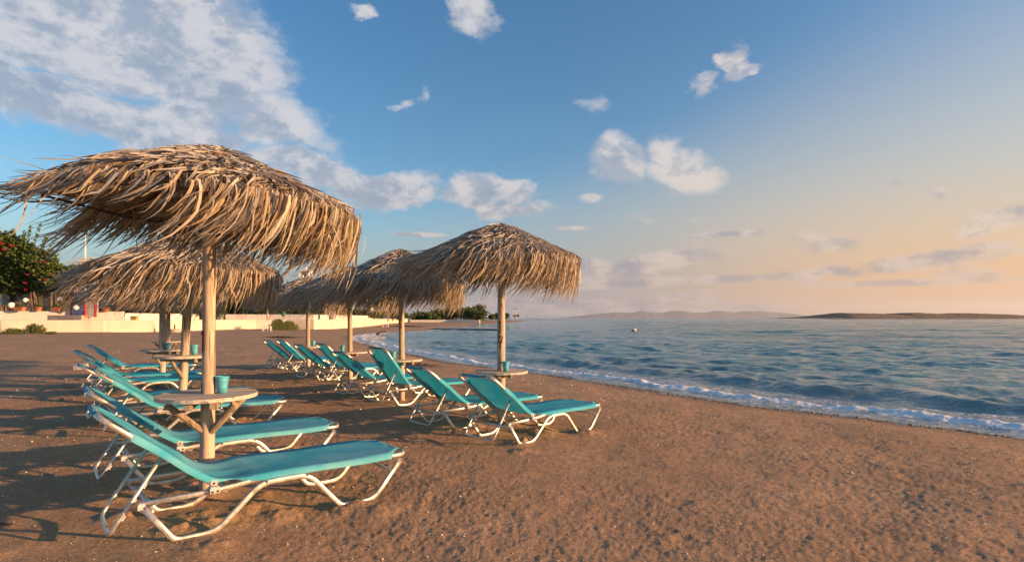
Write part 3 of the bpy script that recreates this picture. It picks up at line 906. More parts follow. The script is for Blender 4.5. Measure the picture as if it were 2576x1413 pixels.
    for t in np.linspace(0, 1, 10)[1:]:
        pts.append(((1 - t) ** 2 * e[0] + 2 * t * (1 - t) * ctrl[0] + t * t * f_[0], (1 - t) ** 2 * e[1] + 2 * t * (1 - t) * ctrl[1] + t * t * f_[1]))
    for t in np.linspace(0, 1, 24)[1:]: pts.append((.235 + (1.272 - .235) * t, .304 + .004 * t - .004 * math.sin(math.pi * t)))
    vs = []; n = len(pts)
    for k, (sx, sz) in enumerate(pts):
        dh = k / 25 * (BL - .075) if k <= 25 else 9
        df = 1.272 - sx if k > 34 else 9
        head_end = dh < df
        de, lim = (dh, .185) if head_end else (df, .125)
        q = min(1, max(0, (de - .012) / (lim - .012)))
        cut = .115 * (1 - q ** 1.8) if de < lim else 0
        free = math.exp(-((sx - .10) / .085) ** 2) if k > 19 and k < 41 else 0
        hw = LW / 2 - .010 - cut + .006 - .022 * free
        tx = pts[min(k + 1, n - 1)][0] - pts[max(k - 1, 0)][0]; tz_ = pts[min(k + 1, n - 1)][1] - pts[max(k - 1, 0)][1]
        l = math.hypot(tx, tz_); nx, nz = -tz_ / l, tx / l
        wrap = .036 * (1 - free) * max(0, 1 - cut / .03)
        for j in range(nv):
            v = j / (nv - 1) * 2 - 1
            if j == 0 or j == nv - 1:
                yy = LW / 2 + v * (hw - .004); off = -wrap - .002
            elif j == 1 or j == nv - 2:
                yy = LW / 2 + math.copysign(hw, v); off = -.001
            else:
                vv = v * (nv - 1) / (nv - 5) if False else v
                yy = LW / 2 + vv * hw; off = -.016 * (1 - vv * vv) * (0.6 + .6 * math.sin(math.pi * min(1, k / n))) + .0
            # pulled folds near the hinge
            off += free * .010 * math.sin(v * 9 + 1.3) * (1 - abs(v)) + .0025 * math.sin(v * 5 + k * .45)
            vs.append((sx + nx * off, yy, sz + nz * off))
    # end rows wrap over the hoop bars
    def wraprow(base, dirx, dirz, dnx, dnz):
        return [(p[0] + dirx + dnx, p[1], p[2] + dirz + dnz) for p in base]
    hd_ = vs[:nv]; ft = vs[-nv:]
    up_ = (sa, ca)
    r1 = wraprow(hd_, -ca * .016, sa * .016, -up_[0] * .012, -up_[1] * .012); r0 = wraprow(hd_, -ca * .012, sa * .012, -up_[0] * .034, -up_[1] * .034)
    r2 = wraprow(ft, .016, 0, 0, -.012); r3 = wraprow(ft, .010, 0, 0, -.036)
    vs = r0 + r1 + vs + r2 + r3
    rows = len(vs) // nv
    fs = [(a * nv + b, a * nv + b + 1, (a + 1) * nv + b + 1, (a + 1) * nv + b) for a in range(rows - 1) for b in range(nv - 1)]
    out.append(('sling', MB().add(vs, fs), SLING_B if worn else SLING, True))
    res = [(nme, mb.mesh(nme, mt, True if sm else False), sm) for nme, mb, mt, sm in out]
    MESH[key] = res
    return res

LLAB = ['turquoise sun lounger in front, nearest the camera beside the nearest table', 'turquoise sun lounger second from the front in the left row, behind the nearest pole',
        'turquoise sun lounger third from the front in the left row', 'turquoise sun lounger fourth in the left row, mostly hidden behind the nearest table',
        'turquoise sun lounger fifth in the left row, passing behind the leaning pole', 'turquoise sun lounger sixth in the left row, second from its far end',
        'farthest turquoise sun lounger of the left row', 'turquoise sun lounger with raised back at the front of the seaward row',
        'turquoise sun lounger second in the seaward row, beside the pole numbered 17', 'turquoise sun lounger with the most upright backrest',
        'turquoise sun lounger just behind the most upright one', 'turquoise sun lounger fifth from the front of the seaward row',
        'turquoise sun lounger sixth from the front of the seaward row', 'turquoise sun lounger second from the far end of the seaward row',
        'farthest turquoise sun lounger of the seaward row, leftmost of that row']
for i, (hx, hy, hd, ba) in enumerate(LNG):
    worn = i < 3
    # local origin is the hinge on the near side (y = 0 side nearest the camera)
    zs = [gz(hx + math.cos(R(hd)) * a - math.sin(R(hd)) * b, hy + math.sin(R(hd)) * a + math.cos(R(hd)) * b) for a in (-.1, .9) for b in (0, .6)]
    pitch = -math.atan2((zs[2] + zs[3] - zs[0] - zs[1]) / 2, 1.0)
    root = thing('sun_lounger', LLAB[i], 'sun lounger', (hx, hy, sum(zs) / 4 - .004 - .4 * math.sin(-pitch)), R(hd), 'turquoise sun loungers in two rows')
    root.rotation_euler = (0, pitch, R(hd))
    last = {}
    for (nme, me, sm) in lounger_meshes(ba, worn, (ba, worn)):
        last[nme] = link_mesh(nme, me, last['hinge_bracket'] if nme == 'bolt' else last['prop_hoop'] if nme == 'prop_hook' else root)

# ------------------------------------------------------------------ foliage
def leaf_mat(name, tint=(1, 1, 1)):
    m, N, p = mat(name, (.06, .1, .03), .6, 0, .3)
    at = N.n('ShaderNodeAttribute', attribute_name='tone').outputs['Color']
    N.t.links.new(at, p.inputs['Base Color'])
    tr = N.n('ShaderNodeBsdfTranslucent'); N.t.links.new(at, tr.inputs['Color'])
    mx = N.n('ShaderNodeMixShader'); mx.inputs[0].default_value = .25
    N.t.links.new(p.outputs[0], mx.inputs[1]); N.t.links.new(tr.outputs[0], mx.inputs[2])
    N.t.links.new(mx.outputs[0], m.node_tree.nodes['Material Output'].inputs['Surface'])
    return m
LEAF = leaf_mat('leaf')
BARK = noisy('bark', (.20, .135, .09), .35, 9, .9, .5, .02)

def leaf_cloud(name, blobs, n, size, seed, c0=(.055, .085, .02), c1=(.12, .15, .04), elong=1.6):
    """leaf-sized folded faces through the outer part of several lumps; blobs are (x, y, z, rx, ry, rz)"""
    g = np.random.default_rng(seed)
    B = np.array(blobs, float)
    wgt = (B[:, 3] * B[:, 4] * B[:, 5]) ** .67; wgt /= wgt.sum()
    k = g.choice(len(B), n, p=wgt)
    d = g.normal(0, 1, (n, 3)); d /= np.linalg.norm(d, axis=1, keepdims=True)
    lump = 1 + .22 * np.sin(d[:, 0] * 5 + k * 1.3) * np.sin(d[:, 1] * 6 + k) + .15 * np.sin(d[:, 2] * 9 + d[:, 0] * 7 + k * 2)
    rad_ = (1 - .55 * g.random(n) ** 1.8) * lump
    C = B[k, :3] + d * B[k, 3:] * rad_[:, None]
    a = g.normal(0, 1, (n, 3)) + d * .4; a /= np.linalg.norm(a, axis=1, keepdims=True)
    b = np.cross(a, g.normal(0, 1, (n, 3))); b /= np.linalg.norm(b, axis=1, keepdims=True) + 1e-9
    s = size * g.uniform(.6, 1.4, (n, 1))
    V = np.stack([C - a * s * elong * .5, C + b * s * .45, C + a * s * elong * .5, C - b * s * .45 + np.cross(a, b) * s * .15], 1)
    F = np.arange(n * 4).reshape(n, 4)
    t = np.clip(g.normal(.45, .28, n), 0, 1)[:, None]
    colr = np.array(c0) * (1 - t) + np.array(c1) * t
    return np_mesh(name, V.reshape(-1, 3), F, LEAF, False, None, np.repeat(colr, 4, axis=0))

def at(u, v, d):
    """point on the bearing of the photograph's column and row at depth d"""
    return Vector(((u - 1288) / 1382 * d, d, CAM_H + (800 - v) / 1382 * d))

PROM = 1.04
def tree(label, u, d, base_z, top_v, half_u, n=1600, size=.20, seed=1, c0=(.045, .075, .018), c1=(.12, .155, .04), group='trees and shrubs behind the promenade', cat='tree', name='tree', trunkfrac=.3, flat=.8):
    p = at(u, 800, d); h = at(u, top_v, d).z - base_z; rx = half_u / 1382 * d
    root = thing(name, label, cat, (p.x, p.y, base_z), 0, group)
    g = random.Random(seed)
    z0 = h * trunkfrac
    blobs = []
    for k in range(7):
        q = g.uniform(.35, .62)
        ang_ = g.uniform(0, 6.28); rr_ = g.uniform(.2, .62)
        zz = z0 + (h - z0) * g.uniform(.25, .72)
        blobs.append((math.cos(ang_) * rr_ * rx, math.sin(ang_) * rr_ * rx * .8, zz, rx * q, rx * q * .9, (h - z0) * q * .62 * flat))
    blobs.append((0, 0, z0 + (h - z0) * .62, rx * .62, rx * .6, (h - z0) * .37))
    blobs.append((0, 0, z0 + (h - z0) * .30, rx * .8, rx * .7, (h - z0) * .30))
    link_mesh('crown', leaf_cloud('crown', blobs, n, size, seed, c0, c1), root)
    tm = MB().tube([(0, 0, -.1), (.06 * rx, .02, h * .25), (-.03 * rx, 0, h * .55)], [max(.09, rx * .08), max(.07, rx * .06), .03], 8)
    for k in range(3):
        a_ = g.uniform(0, 6.28)
        tm.tube([(0, 0, h * (.2 + .08 * k)), (math.cos(a_) * rx * .4, math.sin(a_) * rx * .4, h * .6)], [max(.05, rx * .04), .02], 6)
    tm.build('trunk', BARK, root, True)
    return root

# ------------------------------------------------------------------ promenade, sea wall and walls behind it
PAVE = noisy('promenade_paving', (.34, .30, .26), .2, 2.0, .9, .2)
def stain_wall(name, base, stain):
    m, N, p = mat(name, base, .9, 0, .2)
    pos = geo_pos(N); x, y, z = N.sep(pos)
    n1 = N.noise(pos, .8, 5, .65); n2 = N.noise(N.xyz(N.m('MULTIPLY', x, 1.6), N.m('MULTIPLY', y, 1.6), N.m('MULTIPLY', z, .25)), 1.0, 5, .6)
    n3 = N.noise(pos, 5, 4, .7)
    c = N.mix(N.mr(n1, .35, .7), base, tuple(b * .88 for b in base))
    c = N.mix(N.m('MULTIPLY', N.mr(n2, .54, .70), .5), c, stain)
    c = N.mix(N.mr(n3, .665, .70), c, (.20, .16, .12))
    N.put(p.inputs['Base Color'], c); bump(N, p, N.m('ADD', n1, N.m('MULTIPLY', n3, .4)), .4, .03)
    return m
SEAWALL = stain_wall('stained_whitewash', (.66, .58, .48), (.50, .38, .27))
WHITE = stain_wall('fresh_whitewash', (.76, .70, .62), (.58, .48, .38))
def strip_wall(name, label, path, z0, z1, th, m, bev=.03):
    root = thing(name, label, 'wall', (path[0][0], path[0][1], z0))
    P = [Vector((a, b)) for a, b in path]; o = P[0]
    F_, B_ = [], []
    for i, p_ in enumerate(P):
        t = (P[min(i + 1, len(P) - 1)] - P[max(i - 1, 0)]).normalized(); nrm = Vector((-t.y, t.x))
        F_.append(p_ - o); B_.append(p_ - o + nrm * th)
    mb = MB(); n = len(P); H_ = z1 - z0
    sec = [(0, 0.0), (0, H_ - bev), (bev / th, H_), (1 - bev / th, H_), (1, H_ - bev), (1, 0.0)]
    vs = []
    for i in range(n):
        for (w, z) in sec: q = F_[i].lerp(B_[i], w); vs.append((q.x, q.y, z))
    k = len(sec)
    fs = [(i * k + j, (i + 1) * k + j, (i + 1) * k + j + 1, i * k + j + 1) for i in range(n - 1) for j in range(k - 1)]
    fs += [tuple(range(k)), tuple(range(n * k - 1, (n - 1) * k - 1, -1))]
    mb.add(vs, fs).build('masonry', m, root)
    return root
LOW = [(-75, 34.2), (-37, 39.8), (-32, 43.0), (-29.6, 45.6), (-29.2, 49), (-29.4, 54), (-27.6, 59.2), (-25, 60.8), (-22, 61), (-20.8, 63.5), (-20.4, 72.8), (-22.4, 92), (-25, 111), (-28.7, 151)]
strip_wall('sea_wall', 'long low cream sea wall with brown stains along the back of the beach', LOW, -.4, PROM + .012, .4, SEAWALL)
poly = [(-76, 34.5)] + [(a - .12, b + .12) for a, b in LOW] + [(-29, 170), (-220, 260), (-220, 34.5)]
prom = MB().add([(a, b, PROM) for a, b in poly], [tuple(range(len(poly)))]).build('promenade', PAVE); tag(prom, kind='structure')
strip_wall('terrace_wall', 'bright white terrace wall below the terracotta planters at far left', [(-78, 42), (-43, 46), (-34.8, 49.2)], PROM, 1.80, .3, WHITE)
strip_wall('terrace_wall', 'short white wall stretch with chipped paint behind the left poles', [(-34.7, 49.3), (-34.2, 53.5), (-33.6, 59)], PROM, 1.66, .3, WHITE)
strip_wall('terrace_wall', 'chipped white parapet behind the sea wall, right of the nearest pole', [(-34.5, 65), (-29.5, 66.3), (-24.2, 67), (-24.9, 78), (-26.2, 102)], PROM, 1.66, .3, WHITE)
fw = strip_wall('beach_wall', 'low white wall at the back of the far cove, before the dark bushes', [(-28.2, 152), (-18, 153), (-8.8, 149)], -.4, .74, .35, WHITE)
# steps down to the sand
st = thing('stone_steps', 'three worn white steps at the left edge below the sea wall', 'steps', (-40, 38.5, 0))
for k, (xr, y0, zt) in enumerate(((3.6, .62, .80), (3.9, .17, .52), (4.5, -.30, .24))):
    MB().box(((xr - 14) / 2, y0 + .55, zt - .5), (14 + xr, 1.1, 1.0), Matrix.Rotation(R(9), 3, 'Z'), .03).build('step', SEAWALL, st)

# ------------------------------------------------------------------ terrace bar at far left
DARKWOOD = noisy('dark_timber', (.075, .045, .03), .35, 6, .7, .2)
m, N, p = mat('plastic_sheet', (.30, .28, .24), .12, 0, .6)
sh = N.n('ShaderNodeBsdfTransparent'); mx = N.n('ShaderNodeMixShader'); mx.inputs[0].default_value = .55
N.t.links.new(sh.outputs[0], mx.inputs[1]); N.t.links.new(p.outputs[0], mx.inputs[2])
N.t.links.new(mx.outputs[0], m.node_tree.nodes['Material Output'].inputs['Surface'])
co = obj_co(N); bump(N, p, N.noise(co, 2.0, 4, .6, 1.0), .5, .08)
SHEET = m
BRICK = noisy('lit_plaster', (.66, .50, .34), .35, 7, .9, .5, .03)
bd = 53.0
bar = thing('beach_bar', 'open terrace bar with clear plastic sheets under the bougainvillea', 'bar', (at(60, 800, bd).x, bd, PROM))
bx = lambda u, dd=bd: at(u, 800, dd).x - at(60, 800, bd).x
MB().box(((bx(-90) + bx(142)) / 2, 2.0, 2.95), (bx(142) - bx(-90), 4.6, .14), None, .02).build('roof', DARKWOOD, bar)
for u in (-60, 30, 36, 140): MB().box((bx(u), -.1, 1.45), (.16, .16, 2.9), None, .01).build('post', DARKWOOD, bar)
MB().box((bx(134.5), -.05, 1.45), (.24, .22, 2.88), None, .02).build('plaster_pier', BRICK, bar)
for (u0, u1) in ((-56, 28), (38, 92), (96, 131)): MB().box(((bx(u0) + bx(u1)) / 2, 0.02, 1.45), (bx(u1) - bx(u0), .012, 2.82)).build('plastic_sheet', SHEET, bar)
MB().box(((bx(-90) + bx(142)) / 2, 4.0, 1.45), (bx(142) - bx(-90), .15, 2.9)).build('back_wall', noisy('bar_back_wall', (.30, .26, .21), .3, .9, .9, .1), bar)
MB().box((bx(87), -.14, 2.05), (.75, .03, .85), None, .005).build('menu_board', WHITE_WALL, bar)

# bougainvillea
bg_ = thing('bougainvillea', 'big bougainvillea with red flowers and long shoots above the terrace bar', 'tree', (at(86, 800, 51).x, 51, PROM))
g = random.Random(3)
bl = []
for (u, v, r_) in ((-40, 650, 2.6), (0, 640, 2.0), (30, 690, 1.9), (50, 640, 1.7), (80, 700, 1.5), (95, 665, 1.7), (130, 690, 1.4), (150, 710, 1.2), (170, 690, 1.1), (15, 610, 1.3), (60, 720, 1.1), (10, 715, 1.3), (110, 712, 1.1)):
    q = at(u, v, 51 + g.uniform(-.8, .8)) - bg_.location
    bl.append((q.x, q.y, q.z, r_, r_ * .8, r_ * .75))
link_mesh('crown', leaf_cloud('crown', bl, 22000, .19, 5, (.05, .085, .018), (.14, .185, .04)), bg_)
for k, (u0, v0, u1, v1) in enumerate(((40, 630, 34, 580), (60, 640, 78, 572), (75, 650, 100, 565), (85, 655, 122, 590), (95, 660, 115, 600), (100, 665, 140, 600), (5, 610, -8, 570), (50, 640, 62, 585))):
    a_, b_ = at(u0, v0, 50.6) - bg_.location, at(u1, v1, 50.4) - bg_.location
    blobs = [(*(a_.lerp(b_, t)), .14, .14, .22) for t in np.linspace(.1, 1, 7)]
    o = link_mesh('shoot', leaf_cloud('shoot', blobs, 170, .11, 60 + k, (.09, .14, .03), (.20, .26, .06)), bg_)
for k, (u, v, r_) in enumerate(((5, 612, .34), (28, 618, .22), (10, 628, .2), (108, 658, .22), (62, 712, .2), (115, 705, .22), (68, 690, .16), (64, 728, .16), (130, 692, .14), (40, 660, .14), (-20, 640, .3))):
    q = at(u, v, 49.2) - bg_.location
    me = leaf_cloud('flower_cluster', [(q.x, q.y, q.z, r_ * .8, r_ * .6, r_ * .42)], 40, .075, 90 + k, (.30, .012, .03), (.48, .03, .07))
    link_mesh('flower_cluster', me, bg_)
for k, pts in enumerate((((82, 776), (80, 752), (79, 740), (84, 722)), ((94, 776), (93, 756), (86, 744), (85, 722)))):
    MB().tube([at(u, v, 51) - bg_.location for u, v in pts], [.14, .15, .13, .12], 8).build('trunk', BARK, bg_, True)

# planters, globe lamps, chairs and tables of the terrace
TERRA = noisy('terracotta', (.46, .17, .075), .2, 6, .85, .15)
GLOBE = noisy('white_globe', (.80, .79, .77), .04, 4, .35, 0)
for k, (u, wd, lab, kind) in enumerate(((49, .86, 'long terracotta trough left of the others on the terrace wall', 0), (95, .66, 'small terracotta pot in front of the twisted trunk', 1), (143, .78, 'terracotta trough on the terrace wall below the plaster pier', 0), (198, .46, 'small terracotta pot below the poster board', 1), (265, .84, 'terracotta pot standing alone at the right end of the terrace wall', 1))):
    dd = 46.15 + k * .6
    c = at(u, 800, dd); root = thing('terracotta_planter', lab, 'planter', (c.x, dd, 1.80), 0, 'terracotta planters on the terrace wall')
    h_ = .34
    sec = [(.72, 0), (.74, .0), (.92, h_ - .06), (1.0, h_ - .05), (1.0, h_), (.90, h_), (.86, h_ - .06)]
    mb = MB()
    if kind: mb.lathe([(r * wd / 2, z) for r, z in sec] , 18, sy=.55, caps=True)
    else:
        vs = [(sx * r * wd / 2, sy * (.14 + .05 * r), z) for r, z in sec for sx, sy in ((-1, -1), (1, -1), (1, 1), (-1, 1))]
        fs = [(i * 4 + j, i * 4 + (j + 1) % 4, i * 4 + 4 + (j + 1) % 4, i * 4 + 4 + j) for i in range(len(sec) - 1) for j in range(4)] + [(3, 2, 1, 0)]
        mb.add(vs, fs)
    mb.build('pot', TERRA, root)
    MB().box((0, 0, h_ - .07), (wd * .8, .2, .03)).build('soil', BARK, root)
    link_mesh('plant', leaf_cloud('plant', [(0, 0, h_ + .10, wd * .45, .18, .16)], 130, .09, 130 + k, (.06, .09, .03), (.16, .18, .06)), root)
for k, (u, v, dd, r_, lab) in enumerate(((28.5, 767.5, 46.0, .25, 'white globe lamp lowest at the left on the terrace wall'), (64, 755, 48.5, .22, 'white globe lamp in front of the clear plastic sheet'), (150, 753, 48.5, .21, 'white globe lamp right of the plaster pier'), (191, 773, 47.2, .23, 'white globe lamp in front of the poster board'))):
    c = at(u, v, dd); zb = 1.80 if dd < 48 else PROM
    root = thing('globe_lamp', lab, 'lamp', (c.x, dd, zb), 0, 'white globe lamps along the terrace')
    hgt = c.z - zb
    MB().lathe([(r_ * math.sin(t), -r_ * math.cos(t)) for t in np.linspace(.02, math.pi - .02, 16)], 22, (0, 0, hgt)).build('globe', GLOBE, root, True)
    MB().tube([(0, 0, 0), (0, 0, hgt - r_ * .9)], .035, 8).tube([(0, 0, hgt - r_ - .05), (0, 0, hgt - r_ + .04)], .09, 10).build('stem', DARKWOOD, root)
YWOOD = noisy('yellow_wood', (.52, .30, .07), .2, 5, .6, .1)
for k, (u, lab) in enumerate(((4, 'yellow wooden chair at the left edge of the terrace'), (41, 'yellow wooden chair behind the long trough'), (98, 'yellow wooden chair at the twisted trunk'), (141, 'yellow wooden chair beside the plaster pier'))):
    c = at(u, 800, 48.6); root = thing('wooden_chair', lab, 'chair', (c.x, 48.6, PROM + .42), .3 * k, 'wooden chairs on the terrace')
    MB().box((0, 0, .45), (.44, .44, .04), None, .01).build('seat', YWOOD, root)
    for sx in (-1, 1):
        MB().box((sx * .2, -.2, .215), (.04, .04, .43)).build('leg', YWOOD, root); MB().box((sx * .2, .2, .215), (.04, .04, .43)).build('leg', YWOOD, root)
        MB().box((sx * .2, .2, .69), (.04, .04, .44)).build('back_post', YWOOD, root)
    for zz in (.66, .84): MB().box((0, .2, zz), (.37, .03, .09), None, .005).build('back_rail', YWOOD, root)
for k, (u, lab) in enumerate(((20, 'dark square terrace table at the far left'), (70, 'dark square terrace table by the clear sheet'), (122, 'dark square terrace table near the plaster pier'))):
    c = at(u, 800, 48.0); root = thing('terrace_table', lab, 'table', (c.x, 48.0, PROM + .42), 0, 'tables on the terrace')
    MB().box((0, 0, .73), (1.3, .7, .04), None, .008).build('table_top', DARKWOOD, root)
    for sx in (-1, 1):
        for sy in (-1, 1): MB().box((sx * .58, sy * .3, .355), (.05, .05, .71)).build('leg', DARKWOOD, root)
deck = MB().box((-57, 50.2, PROM + .21), (40, 6.0, .42)).build('terrace_deck', PAVE); tag(deck, kind='structure')

# boards and posts
pb = thing('poster_board', 'upright poster board with a red frame and a picture of a couple', 'sign', (at(196, 800, 47.6).x, 47.6, 1.30))
pw_, ph_ = 1.30, 2.15
MB().box((0, 0, ph_ / 2), (pw_, .12, ph_), None, .01).build('frame', noisy('red_frame', (.42, .03, .03), .15, 3, .6, .05), pb)
MB().box((0, -.064, ph_ / 2), (pw_ - .16, .006, ph_ - .16)).build('picture', noisy('poster_ground', (.13, .035, .03), .4, 1.4, .5, 0), pb)
def disc(cx, cz, rx, rz, y, m, nme):
    MB().add([(cx + rx * math.cos(t), y, cz + rz * math.sin(t)) for t in np.linspace(0, 2 * math.pi, 20)[:-1]], [tuple(range(18, -1, -1))]).build(nme, m, pb)
SKIN = noisy('print_skin', (.42, .20, .13), .15, 5, .5, 0); HAIR = noisy('print_dark', (.03, .015, .012), .2, 5, .5, 0); SHIRT = noisy('print_blue', (.10, .17, .36), .2, 5, .5, 0)
disc(.20, .62, .34, .46, -.069, SHIRT, 'print_shape'); disc(-.28, .58, .24, .40, -.070, SHIRT, 'print_shape')
disc(.14, 1.16, .20, .26, -.0705, HAIR, 'print_shape'); disc(-.30, 1.02, .19, .26, -.0715, HAIR, 'print_shape')
disc(.10, 1.10, .13, .19, -.0725, SKIN, 'print_shape'); disc(-.26, .98, .12, .17, -.0735, SKIN, 'print_shape')
pb2 = thing('notice_board', 'plain cream notice board with a red edge beside the poster', 'sign', (at(224, 800, 47.9).x, 47.9, 1.30))
MB().box((0, 0, 1.05), (1.05, .14, 2.1), None, .01).build('panel', noisy('cream_board', (.62, .55, .46), .1, 2, .8, .05), pb2)
MB().box((.57, 0, 1.05), (.09, .16, 2.12), None, .01).build('edge', MATS['red_frame'], pb2)
WPOST = noisy('white_metal', (.74, .72, .70), .06, 3, .5, .05)
wp = thing('white_mast', 'tall white mast rising behind the poster board', 'mast', (at(214, 800, 50).x, 50, PROM))
MB().tube([(0, 0, 0), (0, 0, 8.4)], [.10, .07], 10).build('pole', WPOST, wp)
MB().box((.62, 0, 4.4), (.9, .05, 1.25), None, .01).build('blue_panel', noisy('pale_blue_panel', (.33, .42, .52), .1, 2, .5, 0), wp)
MB().tube([(1.15, 0, 0), (1.15, 0, 5.1)], .05, 8).build('side_pole', WPOST, wp)
kb = thing('white_kiosk', 'white slatted kiosk panel behind the poster board', 'kiosk', (at(200, 800, 49).x, 49, PROM))
for k in range(7): MB().box((-.42 + k * .14, 0, 1.6), (.12, .06, 3.2), None, .005).build('slat', WPOST, kb)
MB().box((0, .06, 1.6), (1.0, .05, 3.1)).build('backing', WPOST, kb)
bxo = thing('wooden_box', 'small brown wooden box on the promenade before the white wall', 'box', (at(338, 800, 46.6).x, 46.6, PROM + .002))
MB().box((0, 0, .16), (.48, .3, .30), None, .01).build('crate', YWOOD, bxo); MB().box((0, 0, .325), (.52, .34, .03), None, .005).build('lid', BARK, bxo)

def lamp_post(label, u, d, top_v):
    c = at(u, 800, d); root = thing('lamp_post', label, 'lamp post', (c.x, d, PROM), 0, 'dark lamp posts on the promenade')
    h_ = at(u, top_v, d).z - PROM
    MB().lathe([(.16, 0), (.16, .10), (.09, .16), (.085, .9), (.06, .98), (.05, h_ - .42), (.07, h_ - .40)], 12, caps=True).build('post', DARKWOOD, root, True)
    MB().lathe([(.05, h_ - .40), (.17, h_ - .10), (.17, h_ - .08)], 12, caps=True).build('lantern', GLOBE, root)
    MB().lathe([(.21, h_ - .08), (.03, h_ + .02), (.01, h_ + .07)], 12, caps=True).build('cap', DARKWOOD, root)
lamp_post('dark iron lamp post right of the nearest pole, before dark trees', 565, 64.5, 727)
lamp_post('dark iron lamp post before the hedge left of the umbrella poles', 337, 53, 735)

# bins, small beach furniture
GREEN = noisy('green_paint', (.05, .19, .035), .2, 6, .5, .05)
b1 = thing('litter_bin', 'green litter bin on a thin post on the promenade', 'bin', (at(713, 800, 62.5).x, 62.5, PROM))
MB().tube([(0, 0, 0), (0, 0, .9)], .03, 8).build('post', DARKWOOD, b1)
MB().lathe([(.16, .38), (.22, .40), (.25, .80), (.27, .82), (.27, .86), (.20, .86)], 16, caps=True).build('basket', GREEN, b1)
CONC = noisy('concrete', (.40, .35, .29), .15, 5, .9, .2)
b2 = thing('concrete_bin', 'round concrete bin on the promenade behind the sea wall', 'bin', (at(836, 800, 69).x, 69, PROM))
MB().lathe([(.40, 0), (.43, .04), (.43, .95), (.46, .97), (.46, 1.05), (.36, 1.05), (.34, .80)], 18, caps=True).build('body', CONC, b2)
PLW = noisy('white_plastic', (.78, .77, .75), .05, 4, .45, .03)
CLOTHR = noisy('striped_parasol', (.50, .30, .27), .3, 3, .8, .1)
def parasol_table(label, u, v, d, tilt, hgt, tcol):
    c = at(u, v, d); z = gz(c.x, d)
    root = thing('plastic_table', label, 'table', (c.x, d, z), .2, 'white plastic tables with furled parasols')
    MB().box((0, 0, .44), (.80, .60, .045), None, .015).build('table_top', PLW, root)
    for sx in (-1, 1):
        for sy in (-1, 1): MB().tube([(sx * .31, sy * .22, .43), (sx * .37, sy * .27, 0)], [.035, .028], 6).build('leg', PLW, root)
    pr = thing('furled_parasol', label.replace('white plastic table under', 'narrow').replace('white plastic table below', 'narrow'), 'parasol', (c.x + .02, d + .02, z - .05), 0)
    pr.rotation_euler = (0, tilt, 0)
    MB().tube([(0, 0, 0), (0, 0, hgt)], .018, 8).build('pole', WPOST, pr)
    MB().lathe([(.02, hgt * .48), (.075, hgt * .50), (.10, hgt * .62), (.07, hgt * .85), (.02, hgt - .05)], 10).build('canopy', tcol, pr, True)
parasol_table('white plastic table under the furled red and white parasol by the green shrubs', 672, 832, 52.5, 0.0, 2.3, CLOTHR)
parasol_table('white plastic table below the tilted furled parasol near the cove', 970, 823, 76, .28, 1.9, noisy('dark_striped_parasol', (.20, .16, .22), .5, 3, .8, .1))
bs = thing('parasol_stand', 'round concrete parasol foot against the sea wall', 'parasol base', (at(442, 800, 46).x + .4, 45.2, gz(-27.6, 45.2)))
MB().lathe([(.45, 0), (.45, .22), (.38, .26), (.05, .27)], 16, caps=True).build('foot', CONC, bs); MB().tube([(0, 0, .2), (0, 0, .62)], .05, 8).build('tube', RUST, bs)

# shrubs on the sand
for k, (u, d, w_, h_, lab) in enumerate(((700, 56, .75, 1.2, 'bright green beach shrub right of the white plastic table'), (726, 56.5, .85, 1.0, 'wider green beach shrub by the sea wall'), (88, 38.0, .60, .75, 'bushy grey-green shrub beside the steps'), (34, 36.6, .75, .42, 'low spreading shrub before the bottom step'), (128, 37.2, .35, .22, 'tiny green tuft on the sand right of the steps'))):
    c = at(u, 800, d); z = gz(c.x, d)
    root = thing('beach_shrub', lab, 'shrub', (c.x, d, z), 0, 'wild shrubs on the sand')
    gg = np.random.default_rng(200 + k)
    n = int(520 * w_ * h_ + 90)
    bx_ = gg.normal(0, w_ * .38, n); by_ = gg.normal(0, w_ * .3, n); hh = h_ * np.clip(1 - (bx_ / w_) ** 2 * .7, .2, 1) * gg.uniform(.4, 1, n)
    tipx = bx_ * 1.25 + gg.normal(0, .12, n); tipy = by_ * 1.25
    V = np.stack([np.stack([bx_ - .03, by_, np.zeros(n)], 1), np.stack([bx_ + .03, by_, np.zeros(n)], 1), np.stack([tipx + .02, tipy, hh], 1), np.stack([tipx - .02, tipy, hh], 1)], 1)
    t = gg.random((n, 1)); colr = np.array([.16, .19, .05]) * (1 - t) + np.array([.36, .36, .13]) * t
    link_mesh('foliage', np_mesh('foliage', V.reshape(-1, 3), np.arange(n * 4).reshape(n, 4), LEAF, False, None, np.repeat(colr, 4, axis=0)), root)

